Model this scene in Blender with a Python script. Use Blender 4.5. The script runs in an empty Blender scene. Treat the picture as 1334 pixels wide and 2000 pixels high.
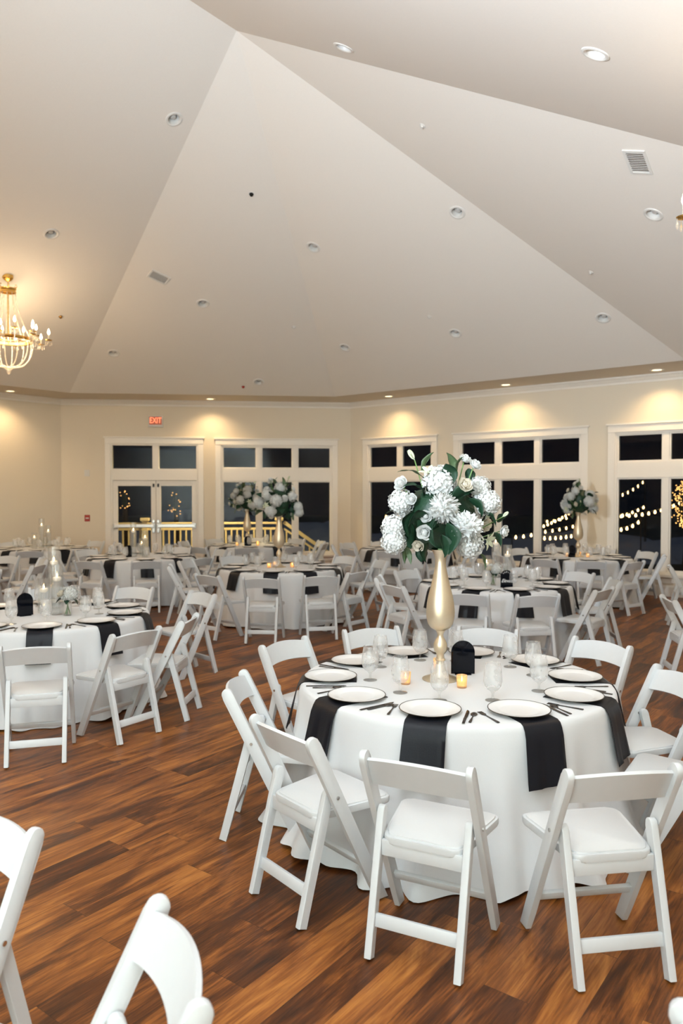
import bpy, bmesh, math, random
from mathutils import Vector, Matrix
S = bpy.context.scene
COL = S.collection
PI = math.pi
rnd = random.Random(7)

# ------------------------------------------------------------------ camera
F, HOR, EYE = 1470.0, 963.0, 1.88          # focal length in pixels of a 1334 x 2000 frame
PIT = math.atan((1000 - HOR) / F)
cd = bpy.data.cameras.new('camera'); cam = bpy.data.objects.new('camera', cd); COL.objects.link(cam)
cd.sensor_fit = 'VERTICAL'; cd.sensor_height = 36; cd.sensor_width = 24; cd.lens = F / 2000 * 36
cd.clip_start = 0.05; cd.clip_end = 300
cam.location = (0, 0, EYE); cam.rotation_euler = (PI / 2 - PIT, 0, 0)
cd.dof.use_dof = True; cd.dof.focus_distance = 4.0; cd.dof.aperture_fstop = 2.8
S.camera = cam
S.view_settings.view_transform = 'Standard'; S.view_settings.look = 'None'
S.view_settings.gamma = 1; S.view_settings.use_curve_mapping = False
S.view_settings.exposure = 0.11
S.cycles.use_denoising = True
S.cycles.max_bounces = 8; S.cycles.diffuse_bounces = 4; S.cycles.glossy_bounces = 3
S.cycles.transmission_bounces = 4; S.cycles.transparent_max_bounces = 24
S.cycles.caustics_reflective = False; S.cycles.caustics_refractive = False
S.cycles.sample_clamp_indirect = 6.0
# ------------------------------------------------------------------ world and lights
w = bpy.data.worlds.new('night'); S.world = w; w.use_nodes = True
w.node_tree.nodes['Background'].inputs[0].default_value = (0.010, 0.012, 0.018, 1)
w.node_tree.nodes['Background'].inputs[1].default_value = 0.35
WARM = (1.0, 0.72, 0.44)

def lamp(name, kind, loc, energy, color, aim=None, **kw):
    d = bpy.data.lights.new(name, kind); d.energy = energy; d.color = color
    for k, v in kw.items(): setattr(d, k, v)
    o = bpy.data.objects.new(name, d); COL.objects.link(o); o.location = loc
    if aim is not None:
        o.rotation_euler = (Vector(aim) - Vector(loc)).to_track_quat('-Z', 'Y').to_euler()
    return o
# the photographer's flash, tilted up at the vault
lamp('bounce_flash', 'SPOT', (-2.3, 0.5, 2.66), 4500, (0.77, 0.885, 1.0), aim=(.9, 3.5, 6.4), spot_size=2.25, spot_blend=1.0, shadow_soft_size=0.08)
lamp('added_rear_fill', 'SPOT', (-0.3, -0.4, 2.0), 6400, (0.60, 0.815, 1.0), aim=(-2.6, -5.0, 2.9), spot_size=2.2, spot_blend=1.0, shadow_soft_size=0.08)  # added fill, bounced off the rear wall to brighten the chair backs

def ray(u, v):
    x, y = (u - 667.0) / F, (1000.0 - v) / F
    return Vector((x, math.cos(PIT) + y * math.sin(PIT), -math.sin(PIT) + y * math.cos(PIT)))
def at_z(u, v, z):
    r = ray(u, v); t = (z - EYE) / r.z
    return Vector((0, 0, EYE)) + r * t
def at_y(u, v, Y):
    r = ray(u, v); return Vector((0, 0, EYE)) + r * (Y / r.y)

# ------------------------------------------------------------------ materials
MATS = {}
def mat(name, color=(.8, .8, .8), rough=.5, metal=0.0, emit=None, estr=0.0, bump=None, spec=None, sheen=None, coat=None):
    if name in MATS: return MATS[name]
    m = bpy.data.materials.new(name); m.use_nodes = True
    b = m.node_tree.nodes['Principled BSDF']; nt = m.node_tree
    b.inputs['Base Color'].default_value = (*color, 1); b.inputs['Roughness'].default_value = rough
    b.inputs['Metallic'].default_value = metal
    if spec is not None: b.inputs['Specular IOR Level'].default_value = spec
    if sheen: b.inputs['Sheen Weight'].default_value = sheen
    if coat: b.inputs['Coat Weight'].default_value = coat
    if emit: b.inputs['Emission Color'].default_value = (*emit, 1); b.inputs['Emission Strength'].default_value = estr
    # every material carries a little procedural variation
    tc = nt.nodes.new('ShaderNodeTexCoord'); n = nt.nodes.new('ShaderNodeTexNoise')
    n.inputs['Scale'].default_value = (bump or (40, .02))[0]; n.inputs['Detail'].default_value = 4
    nt.links.new(tc.outputs['Object'], n.inputs['Vector'])
    bp = nt.nodes.new('ShaderNodeBump'); bp.inputs['Strength'].default_value = (bump or (40, .02))[1]; bp.inputs['Distance'].default_value = .01
    nt.links.new(n.outputs['Fac'], bp.inputs['Height']); nt.links.new(bp.outputs['Normal'], b.inputs['Normal'])
    mx = nt.nodes.new('ShaderNodeMix'); mx.data_type = 'RGBA'
    mx.inputs[6].default_value = (*[c * .955 for c in color], 1); mx.inputs[7].default_value = (*color, 1)
    nt.links.new(n.outputs['Fac'], mx.inputs[0]); nt.links.new(mx.outputs[2], b.inputs['Base Color'])
    MATS[name] = m; return m

def glassy(name, tint=(1, 1, 1), gloss=.12, haze=0.0, hazecol=(.9, .9, .9), rough=.02, fres=True, ior=1.45):
    m = bpy.data.materials.new(name); m.use_nodes = True; nt = m.node_tree; nt.nodes.clear()
    out = nt.nodes.new('ShaderNodeOutputMaterial')
    tr = nt.nodes.new('ShaderNodeBsdfTransparent'); tr.inputs[0].default_value = (*tint, 1)
    gl = nt.nodes.new('ShaderNodeBsdfGlossy'); gl.inputs['Roughness'].default_value = rough
    mx = nt.nodes.new('ShaderNodeMixShader')
    if fres:
        fr = nt.nodes.new('ShaderNodeLayerWeight'); pw = nt.nodes.new('ShaderNodeMath'); pw.operation = 'POWER'; pw.inputs[1].default_value = 4.5
        ad = nt.nodes.new('ShaderNodeMath'); ad.operation = 'MULTIPLY_ADD'; ad.use_clamp = True; ad.inputs[1].default_value = .55; ad.inputs[2].default_value = gloss
        nt.links.new(fr.outputs['Facing'], pw.inputs[0]); nt.links.new(pw.outputs[0], ad.inputs[0]); nt.links.new(ad.outputs[0], mx.inputs[0])
    else: mx.inputs[0].default_value = gloss
    nt.links.new(tr.outputs[0], mx.inputs[1]); nt.links.new(gl.outputs[0], mx.inputs[2])
    last = mx
    if haze > 0:
        df = nt.nodes.new('ShaderNodeBsdfDiffuse'); df.inputs[0].default_value = (*hazecol, 1)
        tl = nt.nodes.new('ShaderNodeBsdfTranslucent'); tl.inputs[0].default_value = (*hazecol, 1)
        m1 = nt.nodes.new('ShaderNodeMixShader'); m1.inputs[0].default_value = .5
        nt.links.new(df.outputs[0], m1.inputs[1]); nt.links.new(tl.outputs[0], m1.inputs[2])
        m2 = nt.nodes.new('ShaderNodeMixShader')
        tc = nt.nodes.new('ShaderNodeTexCoord'); n = nt.nodes.new('ShaderNodeTexNoise'); n.inputs['Scale'].default_value = 30
        mr = nt.nodes.new('ShaderNodeMapRange'); mr.inputs[3].default_value = haze * .9; mr.inputs[4].default_value = min(1, haze * 1.1)
        nt.links.new(tc.outputs['Object'], n.inputs[0]); nt.links.new(n.outputs[0], mr.inputs[0]); nt.links.new(mr.outputs[0], m2.inputs[0])
        nt.links.new(mx.outputs[0], m2.inputs[1]); nt.links.new(m1.outputs[0], m2.inputs[2]); last = m2
    nt.links.new(last.outputs[0], out.inputs[0]); MATS[name] = m; return m

def emis(name, color, s):
    m = bpy.data.materials.new(name); m.use_nodes = True; nt = m.node_tree; nt.nodes.clear()
    out = nt.nodes.new('ShaderNodeOutputMaterial'); e = nt.nodes.new('ShaderNodeEmission')
    e.inputs[0].default_value = (*color, 1); e.inputs[1].default_value = s
    nt.links.new(e.outputs[0], out.inputs[0]); MATS[name] = m; return m

def floor_mat():
    m = bpy.data.materials.new('walnut_planks'); m.use_nodes = True; nt = m.node_tree; L = nt.links
    b = nt.nodes['Principled BSDF']; N = nt.nodes.new
    def math_(op, a, c=None):
        n = N('ShaderNodeMath'); n.operation = op
        for i, x in enumerate((a, c)):
            if x is None: continue
            if isinstance(x, (int, float)): n.inputs[i].default_value = x
            else: L.new(x, n.inputs[i])
        return n.outputs[0]
    tc = N('ShaderNodeTexCoord'); mp = N('ShaderNodeMapping'); mp.inputs['Rotation'].default_value = (0, 0, -math.radians(51.2 + 2))
    L.new(tc.outputs['Object'], mp.inputs[0]); sp = N('ShaderNodeSeparateXYZ'); L.new(mp.outputs[0], sp.inputs[0])
    X, Y = sp.outputs[0], sp.outputs[1]
    row = math_('FLOOR', math_('DIVIDE', Y, .18))
    wn = N('ShaderNodeTexWhiteNoise'); wn.noise_dimensions = '1D'; L.new(row, wn.inputs['W'])
    xo = math_('ADD', math_('DIVIDE', X, 1.25), wn.outputs['Value'])
    cell = math_('FLOOR', xo)
    cb = N('ShaderNodeCombineXYZ'); L.new(row, cb.inputs[0]); L.new(cell, cb.inputs[1])
    w2 = N('ShaderNodeTexWhiteNoise'); w2.noise_dimensions = '2D'; L.new(cb.outputs[0], w2.inputs['Vector'])
    # grain, stretched along the plank and shifted per plank
    sh = math_('MULTIPLY', w2.outputs['Value'], 37.0)
    g = N('ShaderNodeCombineXYZ'); L.new(math_('ADD', math_('MULTIPLY', X, 1.5), sh), g.inputs[0]); L.new(math_('MULTIPLY', Y, 9.0), g.inputs[1]); L.new(sh, g.inputs[2])
    n1 = N('ShaderNodeTexNoise'); n1.inputs['Scale'].default_value = 1.15; n1.inputs['Detail'].default_value = 7; n1.inputs['Roughness'].default_value = .62; n1.inputs['Distortion'].default_value = .8
    L.new(g.outputs[0], n1.inputs[0])
    g2 = N('ShaderNodeCombineXYZ'); L.new(math_('ADD', math_('MULTIPLY', X, 3.0), sh), g2.inputs[0]); L.new(math_('MULTIPLY', Y, 70.0), g2.inputs[1]); L.new(sh, g2.inputs[2])
    n2 = N('ShaderNodeTexNoise'); n2.inputs['Scale'].default_value = 1.6; n2.inputs['Detail'].default_value = 4; L.new(g2.outputs[0], n2.inputs[0])
    v = math_('ADD', math_('MULTIPLY', n1.outputs[0], .72), math_('ADD', math_('MULTIPLY', n2.outputs[0], .26), math_('MULTIPLY', w2.outputs['Value'], .14)))
    cr = N('ShaderNodeValToRGB'); L.new(v, cr.inputs[0]); e = cr.color_ramp.elements
    e[0].position = .36; e[0].color = (.020, .008, .004, 1)
    e[1].position = .80; e[1].color = (.50, .200, .045, 1)
    a = e.new(.50); a.color = (.088, .027, .007, 1)
    a = e.new(.62); a.color = (.245, .081, .017, 1)
    # plank gaps
    fy = math_('ABSOLUTE', math_('SUBTRACT', math_('FRACT', math_('DIVIDE', Y, .18)), .5))
    fx = math_('ABSOLUTE', math_('SUBTRACT', math_('FRACT', xo), .5))
    gap = math_('MAXIMUM', math_('GREATER_THAN', fy, .492), math_('GREATER_THAN', fx, .4985))
    mx = N('ShaderNodeMix'); mx.data_type = 'RGBA'; L.new(math_('MULTIPLY', gap, .55), mx.inputs[0]); L.new(cr.outputs[0], mx.inputs[6]); mx.inputs[7].default_value = (.03, .012, .006, 1)
    L.new(mx.outputs[2], b.inputs['Base Color'])
    rr = N('ShaderNodeMapRange'); L.new(n1.outputs[0], rr.inputs[0]); rr.inputs[3].default_value = .30; rr.inputs[4].default_value = .46
    L.new(rr.outputs[0], b.inputs['Roughness']); b.inputs['Specular IOR Level'].default_value = .26
    bp = N('ShaderNodeBump'); bp.inputs['Strength'].default_value = .12; bp.inputs['Distance'].default_value = .004; L.new(n2.outputs[0], bp.inputs['Height']); L.new(bp.outputs[0], b.inputs['Normal'])
    MATS['floor'] = m; return m
floor_mat()
M_WALL = mat('cream_wall_paint', (.77, .685, .55), .75, bump=(60, .03))
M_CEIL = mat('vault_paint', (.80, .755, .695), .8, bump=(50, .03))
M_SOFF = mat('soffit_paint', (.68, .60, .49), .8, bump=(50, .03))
M_TRIM = mat('cream_trim_paint', (.87, .82, .74), .4)
M_RESIN = mat('white_resin', (.59, .605, .62), .38, bump=(30, .012))
M_PAD = mat('white_vinyl_pad', (.60, .61, .62), .45, bump=(120, .05))
M_LINEN = mat('white_linen', (.66, .67, .685), .85, sheen=.25, bump=(220, .05))
M_NAPKIN = mat('black_satin', (.006, .007, .011), .40, spec=.22, bump=(150, .08))
M_CHINA = mat('white_china', (.78, .78, .78), .16, bump=(10, .0))
M_RIM = mat('dark_plate_rim', (.07, .06, .042), .3, .6)
M_STEEL = mat('gunmetal_steel', (.10, .09, .085), .22, 1.0, bump=(60, .02))
M_GOLD = mat('brushed_gold', (.66, .56, .405), .40, .8, bump=(70, .05))
M_BRASS = mat('chandelier_brass', (.80, .50, .14), .25, 1.0)
M_ACRYL = mat('black_acrylic', (.003, .004, .007), .04, spec=.22, bump=(5, .0))
M_INK = mat('white_lettering', (.85, .85, .85), .5)
def petal_mat(name, c):
    m = mat(name, c, .6, bump=(60, .06)); nt = m.node_tree; b = nt.nodes['Principled BSDF']; out = nt.nodes['Material Output']
    t = nt.nodes.new('ShaderNodeBsdfTranslucent'); t.inputs[0].default_value = (*c, 1); mx = nt.nodes.new('ShaderNodeMixShader'); mx.inputs[0].default_value = .38
    nt.links.new(b.outputs[0], mx.inputs[1]); nt.links.new(t.outputs[0], mx.inputs[2]); nt.links.new(mx.outputs[0], out.inputs[0]); return m
M_PETAL = petal_mat('white_petals', (.74, .75, .73))
M_CREAM = petal_mat('cream_petals', (.76, .71, .60))
M_LILY = petal_mat('green_white_petals', (.68, .73, .55))
M_LEAF = mat('dark_green_leaf', (.010, .036, .017), .42, spec=.25, bump=(45, .25))
M_LEAF2 = mat('olive_green_leaf', (.050, .088, .034), .45, bump=(45, .25))
M_STEM = mat('green_stem', (.12, .22, .06), .5)
M_WAX = mat('white_wax', (.88, .85, .78), .5, emit=(1, .72, .42), estr=.25)
M_FLAME = emis('candle_flame', (1, .62, .25), 22)
M_WARMWAX = mat('glowing_wax', (.9, .62, .34), .5, emit=(1, .60, .26), estr=.9)
M_METALW = mat('white_metal', (.72, .70, .66), .4)
M_CHROME = mat('satin_chrome', (.70, .68, .65), .25, 1.0)
M_DARK = mat('dark_metal', (.03, .028, .026), .4, .5)
M_DECK = mat('deck_boards', (.16, .12, .09), .8)
M_RAIL = mat('yellow_cream_rail_paint', (.75, .62, .36), .6)
M_LAWN = mat('night_ground', (.025, .03, .025), .95)
M_BARK = mat('bark', (.05, .035, .025), .9, bump=(30, .4))
M_RED = mat('red_alarm', (.42, .035, .02), .4)
M_GLASS = glassy('window_glass', (.80, .82, .84), gloss=.012, rough=.0, ior=1.5)
M_CLEAR = glassy('clear_glass', (.985, .99, .988), gloss=.085, rough=.02, haze=.035)
M_FROST = glassy('condensation_glass', (.99, .99, .99), gloss=.05, haze=.26, hazecol=(.93, .94, .95), rough=.06)
M_WATER = glassy('water', (.985, .99, .99), gloss=.03, haze=.12, hazecol=(.94, .95, .96), rough=.02, ior=1.33)
M_AMBER = glassy('amber_votive_glass', (1, .88, .68), gloss=.05, haze=.38, hazecol=(1, .84, .62), rough=.1)
M_CRYST = glassy('crystal', (.97, .95, .90), gloss=.22, haze=.22, hazecol=(1, .93, .82), rough=.05)
M_BULB = emis('candle_bulb', (1, .80, .50), 15)
M_CANLIT = emis('lit_downlight', (1, .78, .45), 14)
M_STRING = emis('string_bulb', (1, .62, .24), 11)
M_FAIRY = emis('fairy_light', (1, .48, .13), 5)
M_EXIT = emis('exit_red', (1, .22, .10), 2.2)

# ------------------------------------------------------------------ mesh helpers
def obj(name, bm, m, parent=None, loc=None, rot=None, ang=38, smooth=True, doubles=0):
    if doubles: bmesh.ops.remove_doubles(bm, verts=bm.verts, dist=doubles)
    bmesh.ops.recalc_face_normals(bm, faces=bm.faces)
    me = bpy.data.meshes.new(name); bm.to_mesh(me); bm.free()
    if m is not None:
        for x in (m if isinstance(m, (list, tuple)) else [m]): me.materials.append(x)
    if smooth and len(me.polygons):
        me.polygons.foreach_set('use_smooth', [True] * len(me.polygons)); me.set_sharp_from_angle(angle=math.radians(ang))
    o = bpy.data.objects.new(name, me); COL.objects.link(o)
    if parent is not None: o.parent = parent
    if loc is not None: o.location = loc
    if rot is not None: o.rotation_euler = rot
    return o
def box(bm, c, s, bevel=0.0, mtx=None, seg=2):
    r = bmesh.ops.create_cube(bm, size=1.0, matrix=Matrix.Translation(Vector(c)) @ (mtx or Matrix()) @ Matrix.Diagonal((s[0], s[1], s[2], 1)))
    if bevel:
        ed = list({e for v in r['verts'] for e in v.link_edges})
        bmesh.ops.bevel(bm, geom=ed, offset=bevel, segments=seg, affect='EDGES', profile=.5)
    return bm
def bar(bm, a, b, sx, sd, bevel=.004, side=Vector((1, 0, 0))):
    """a bar of section sx (along side) by sd from a to b"""
    a, b = Vector(a), Vector(b); d = (b - a); L = d.length; z = d.normalized(); x = (side - z * side.dot(z)).normalized(); y = z.cross(x)
    m = Matrix((x, y, z)).transposed().to_4x4()
    return box(bm, (a + b) / 2, (sx, sd, L), bevel, m)
def lathe(bm, prof, n=24, close_top=False, close_bot=False, cx=0, cy=0):
    rings = []
    for r, z in prof:
        rings.append([bm.verts.new((cx + r * math.cos(2 * PI * i / n), cy + r * math.sin(2 * PI * i / n), z)) for i in range(n)])
    for a, b in zip(rings, rings[1:]):
        for i in range(n): bm.faces.new((a[i], a[(i + 1) % n], b[(i + 1) % n], b[i]))
    if close_bot: bm.faces.new(rings[0][::-1])
    if close_top: bm.faces.new(rings[-1])
    return bm
def tube(bm, pts, r, n=8, caps=True):
    """r: number or function of i"""
    pts = [Vector(p) for p in pts]; rings = []
    up = Vector((0, 0, 1))
    for i, p in enumerate(pts):
        t = (pts[min(i + 1, len(pts) - 1)] - pts[max(i - 1, 0)]).normalized()
        x = t.cross(up if abs(t.z) < .95 else Vector((0, 1, 0))).normalized(); y = x.cross(t)
        rr = r(i) if callable(r) else r
        rings.append([bm.verts.new(p + (x * math.cos(2 * PI * k / n) + y * math.sin(2 * PI * k / n)) * rr) for k in range(n)])
    for a, b in zip(rings, rings[1:]):
        for i in range(n): bm.faces.new((a[i], a[(i + 1) % n], b[(i + 1) % n], b[i]))
    if caps: bm.faces.new(rings[0][::-1]); bm.faces.new(rings[-1])
    return bm
def prism(bm, outline, z0, z1, bevel=0.0, seg=2):
    a = [bm.verts.new((x, y, z0)) for x, y in outline]; b = [bm.verts.new((x, y, z1)) for x, y in outline]
    n = len(a); fs = [bm.faces.new(a[::-1]), bm.faces.new(b)]
    for i in range(n): fs.append(bm.faces.new((a[i], a[(i + 1) % n], b[(i + 1) % n], b[i])))
    if bevel:
        ed = [e for e in {e for v in a + b for e in v.link_edges} if not (e.verts[0] in a) != (e.verts[1] in a)]
        bmesh.ops.bevel(bm, geom=ed, offset=bevel, segments=seg, affect='EDGES', profile=.5)
    return bm
def rrect(pts, r, n=5):
    """round the corners of a polygon (list of (x,y,round?))"""
    out = []; k = len(pts)
    for i, p in enumerate(pts):
        p = Vector(p); a = (Vector(pts[i - 1]) - p).normalized(); b = (Vector(pts[(i + 1) % k]) - p).normalized()
        for j in range(n + 1):
            t = j / n; q = p + a * r * (1 - t) ** 2 + b * r * t ** 2
            out.append((q.x, q.y))
    return out
NB = bmesh.new
def tag(o, label, cat, group=None):
    o['label'] = label; o['category'] = cat
    if group: o['group'] = group
    return o
def empty(name, loc=(0, 0, 0), rz=0.0, label=None, cat=None, group=None):
    o = bpy.data.objects.new(name, None); COL.objects.link(o); o.location = loc; o.rotation_euler = (0, 0, rz); o.empty_display_size = .05
    if label: tag(o, label, cat, group)
    return o
KIDS = {}
def tree_of(o):
    return [c for c in bpy.data.objects if c.parent == o]
class Kit:
    """a prototype thing; each use copies the thing, its parts and their sub-parts"""
    def __init__(self, root):
        self.root = root; self.kids = [(c, tree_of(c)) for c in tree_of(root)]; self.used = False
    def put(self, loc, rz, label, cat, group, scale=None):
        if not self.used: self.used = True; r = self.root
        else:
            r = self.root.copy(); COL.objects.link(r)
            for c, sub in self.kids:
                k = c.copy(); COL.objects.link(k); k.parent = r
                for g in sub:
                    q = g.copy(); COL.objects.link(q); q.parent = k
        r.location = loc; r.rotation_euler = (0, 0, rz)
        if scale: r.scale = (scale, scale, scale)
        for k in ('label', 'category', 'group'):
            if k in r: del r[k]
        tag(r, label, cat, group); return r
def struct(o, parent=None):
    o['kind'] = 'structure'
    return o

# ------------------------------------------------------------------ the room: a long octagonal hall
def ang(a): return Vector((math.cos(math.radians(a)), math.sin(math.radians(a))))
D1, D2, D3 = ang(6.2), ang(-38.8), ang(-83.8)
AX = Vector((math.cos(math.radians(231.2)), math.sin(math.radians(231.2))))
C2 = Vector((.22, 18.24)); C1 = C2 - D1 * 6.77; C3 = C2 + D2 * 8.4; C4 = C3 + D3 * 6.77
LB = 5.0 - C4.dot(AX)
C5 = C4 + AX * LB; C0 = C1 + AX * LB
POLY = [C0, C1, C2, C3, C4, C5]
ZS, ZW = 4.05, 4.05
SOF = 1.2
def line_x(p, d, q, e):
    det = d.x * -e.y + e.x * d.y; r = q - p
    t = (r.x * -e.y + e.x * r.y) / det
    return p + d * t
def inset(dist):
    n = len(POLY); res = []
    cen = sum(POLY, Vector((0, 0))) / n; L = []
    for i in range(n):
        a, b = POLY[i], POLY[(i + 1) % n]; d = (b - a).normalized(); m = Vector((-d.y, d.x))
        if m.dot(cen - a) < 0: m = -m
        L.append((a + m * dist, d))
    for i in range(n): res.append(line_x(*L[i - 1], *L[i]))
    return res
INN = inset(SOF)
mid2 = (C2 + C3) / 2
r0 = ray(462, 60)
apex_xy = line_x(mid2, AX, Vector((0, 0)), Vector((r0.x, r0.y)))
ZA = EYE + r0.z * (apex_xy.y / r0.y)
A = Vector((apex_xy.x, apex_xy.y, ZA))
back = INN[0].lerp(INN[5], .5)
t_ = (back - apex_xy).dot(AX)
A2 = Vector((*(apex_xy + AX * t_), ZA))
I3 = [Vector((p.x, p.y, ZS)) for p in INN]
CEIL_PLANES = [[I3[0], I3[1], A, A2], [I3[1], I3[2], A], [I3[2], I3[3], A], [I3[3], I3[4], A], [I3[4], I3[5], A2, A]]
def on_ceiling(u, v):
    r = ray(u, v); best = None
    for k, P in enumerate(CEIL_PLANES):
        n = (P[1] - P[0]).cross(P[2] - P[0]).normalized()
        if n.z > 0: n = -n
        den = n.dot(r)
        if abs(den) < 1e-6: continue
        t = n.dot(P[0] - Vector((0, 0, EYE))) / den
        if t > 0 and (best is None or t < best[0]): best = (t, k, n)
    return Vector((0, 0, EYE)) + r * best[0], best[1], best[2]
def circle3(c, n, r, seg=20):
    x = n.cross(Vector((0, 1, 0))).normalized(); y = n.cross(x)
    return [c + (x * math.cos(2 * PI * i / seg) + y * math.sin(2 * PI * i / seg)) * r for i in range(seg)]

# recessed lights, unlit on the vault; pixel, radius, label
CANS = [
    ((671, 93), 'unlit recessed light high on the vault, second lamp from the peak'),
    ((1163, 105), 'large unlit recessed light nearest the top right of the vault'),
    ((340, 233), 'unlit recessed light high on the left side beside the vault crease'),
    ((893, 415), 'unlit recessed light mid vault on the right crease, below the ceiling sprinkler'),
    ((1276, 419), 'unlit recessed light just left of the cropped right chandelier'),
    ((100, 457), 'unlit recessed light above the left chandelier'),
    ((612, 483), 'unlit recessed light in the middle of the vault below the dark ceiling spot'),
    ((396, 593), 'unlit recessed light lower right of the left slatted ceiling vent'),
    ((1178, 621), 'unlit recessed light low on the right part of the vault'),
    ((889, 651), 'small unlit recessed light low on the vault above the big bouquet'),
    ((222, 690), 'small unlit recessed light low on the vault, right of the left chandelier'),
    ((674, 679), 'small unlit recessed light low on the vault above the wall corner'),
    ((505, 746), 'smallest unlit recessed light, just above the soffit and tiny red detector'),
]
SOFL = [((22, 757), 'lit soffit downlight at the left edge under the chandelier'),
        ((411, 782), 'lit soffit downlight between the glass doors and the middle window'),
        ((759, 783), 'lit soffit downlight above the two-column window'),
        ((987, 765), 'lit soffit downlight above the three-column window behind the bouquet'),
        ((1281, 740), 'lit soffit downlight above the right edge window')]
CR = .095
can_at = [on_ceiling(*p) for p, _ in CANS]


def sof_point(u):
    r = ray(u, 900); best = None
    for i in range(6):
        P, Q = POLY[i], POLY[(i + 1) % 6]; D = (Q - P).normalized(); q = line_x(P, D, Vector((0, 0)), Vector((r.x, r.y)))
        if q.y > 0 and -1e-6 < (q - P).dot(D) < (Q - P).length + 1e-6 and (best is None or q.length < best[0]):
            m = Vector((-D.y, D.x)); m = m if m.dot(sum(POLY, Vector((0, 0))) / 6 - P) > 0 else -m
            pp = line_x(P + m * .50, D, Vector((0, 0)), Vector((r.x, r.y))); best = (q.length, pp)
    return Vector((best[1].x, best[1].y, ZS))
sof_at = [sof_point(u) for (u, v), _ in SOFL]
def plane_with_holes(bm, outer, holes):
    edges = []
    for loop in [outer] + holes:
        vs = [bm.verts.new(p) for p in loop]
        edges += [bm.edges.new((vs[i], vs[(i + 1) % len(vs)])) for i in range(len(vs))]
    bmesh.ops.triangle_fill(bm, use_beauty=True, use_dissolve=False, edges=edges)
bm = NB()
for k, P in enumerate(CEIL_PLANES):
    plane_with_holes(bm, P, [circle3(p, n, CR) for p, kk, n in can_at if kk == k])
bm.faces.new([bm.verts.new(p) for p in (I3[0], I3[5], A2)])
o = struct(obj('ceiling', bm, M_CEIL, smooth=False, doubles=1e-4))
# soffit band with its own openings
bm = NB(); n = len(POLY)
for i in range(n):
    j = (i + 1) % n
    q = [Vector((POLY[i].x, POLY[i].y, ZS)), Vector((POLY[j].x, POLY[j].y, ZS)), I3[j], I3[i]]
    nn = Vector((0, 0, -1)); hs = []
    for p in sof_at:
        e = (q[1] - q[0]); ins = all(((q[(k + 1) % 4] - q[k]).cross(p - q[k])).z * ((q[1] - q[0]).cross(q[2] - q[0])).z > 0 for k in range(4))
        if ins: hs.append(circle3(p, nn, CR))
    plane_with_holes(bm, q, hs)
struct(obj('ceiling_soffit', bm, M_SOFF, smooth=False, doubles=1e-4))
# floor
bm = NB(); bm.faces.new([bm.verts.new((p.x, p.y, 0)) for p in POLY])
r = bmesh.ops.extrude_face_region(bm, geom=bm.faces[:]); bmesh.ops.translate(bm, verts=[g for g in r['geom'] if isinstance(g, bmesh.types.BMVert)], vec=(0, 0, -.1))
struct(obj('floor', bm, MATS['floor'], smooth=False))

# walls with real openings
def wall_s(P, D, u, v=1000):
    r = ray(u, v); q = line_x(P, D, Vector((0, 0)), Vector((r.x, r.y)))
    return (q - P).dot(D)
def wall_z(P, D, u, v):
    r = ray(u, v); q = line_x(P, D, Vector((0, 0)), Vector((r.x, r.y)))
    return EYE + r.z * q.y / r.y
def out_n(D):                       # outward normal
    m = Vector((-D.y, D.x)); cen = sum(POLY, Vector((0, 0))) / 6
    return m if m.dot(C2 - cen) > 0 else -m
class Wall:
    def __init__(self, P, Q):
        self.P = P; self.D = (Q - P).normalized(); self.L = (Q - P).length
        m = Vector((-self.D.y, self.D.x)); cen = sum(POLY, Vector((0, 0))) / 6
        self.N = -m if m.dot(cen - P) > 0 else m       # outward
        self.M = Matrix(((self.D.x, self.N.x, 0), (self.D.y, self.N.y, 0), (0, 0, 1))).to_4x4()
        self.rz = self.M
    def pt(self, s, dep, z):
        q = self.P + self.D * s + self.N * dep; return Vector((q.x, q.y, z))
    def box(self, bm, s0, s1, d0, d1, z0, z1, bevel=0):
        return box(bm, self.pt((s0 + s1) / 2, (d0 + d1) / 2, (z0 + z1) / 2), (s1 - s0, d1 - d0, z1 - z0), bevel, self.M)
    def build(self, name, holes=()):
        bm = NB(); ss = sorted({-.0, self.L, *[h[0] for h in holes], *[h[1] for h in holes]})
        for a, b in zip(ss, ss[1:]):
            h = [h for h in holes if h[0] <= a + 1e-6 and h[1] >= b - 1e-6]
            if not h: self.box(bm, a, b, 0, .14, 0, ZW)
            else:
                if h[0][2] > .01: self.box(bm, a, b, 0, .14, 0, h[0][2])
                self.box(bm, a, b, 0, .14, h[0][3], ZW)
        return struct(obj(name, bm, M_WALL, smooth=False))
    def strip(self, bm, s0, s1, prof):
        """moulding: prof is a list of (depth inwards, z)"""
        a = [bm.verts.new(self.pt(s0, -d, z)) for d, z in prof]; b = [bm.verts.new(self.pt(s1, -d, z)) for d, z in prof]
        for i in range(len(prof) - 1): bm.faces.new((a[i], b[i], b[i + 1], a[i + 1]))
W1 = Wall(C1, C2); W2 = Wall(C2, C3); W0 = Wall(C0, C1); W3 = Wall(C3, C4); W4 = Wall(C4, C5); WB = Wall(C5, C0)
def S1(u): return wall_s(W1.P, W1.D, u)
def S2(u): return wall_s(W2.P, W2.D, u)
ZT = wall_z(W1.P, W1.D, 300, 860)      # head of the openings
def z1(v, u=300): return wall_z(W1.P, W1.D, u, v)
def z2(v, u): return wall_z(W2.P, W2.D, u, v)
SILL = .40
door = (S1(216), S1(388), 0.0, z1(866))
wA = (S1(431), S1(650), SILL, z1(869, 540))
ztr = [wA[3], z1(917, 540), z1(938, 540)]      # head, transom bar top and bottom
wB = (S2(717), S2(845), SILL, wA[3]); wC = (S2(895), S2(1136), SILL, wA[3]); wD = (S2(1199), S2(1199) + (S2(1136) - S2(895)), SILL, wA[3])
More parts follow.
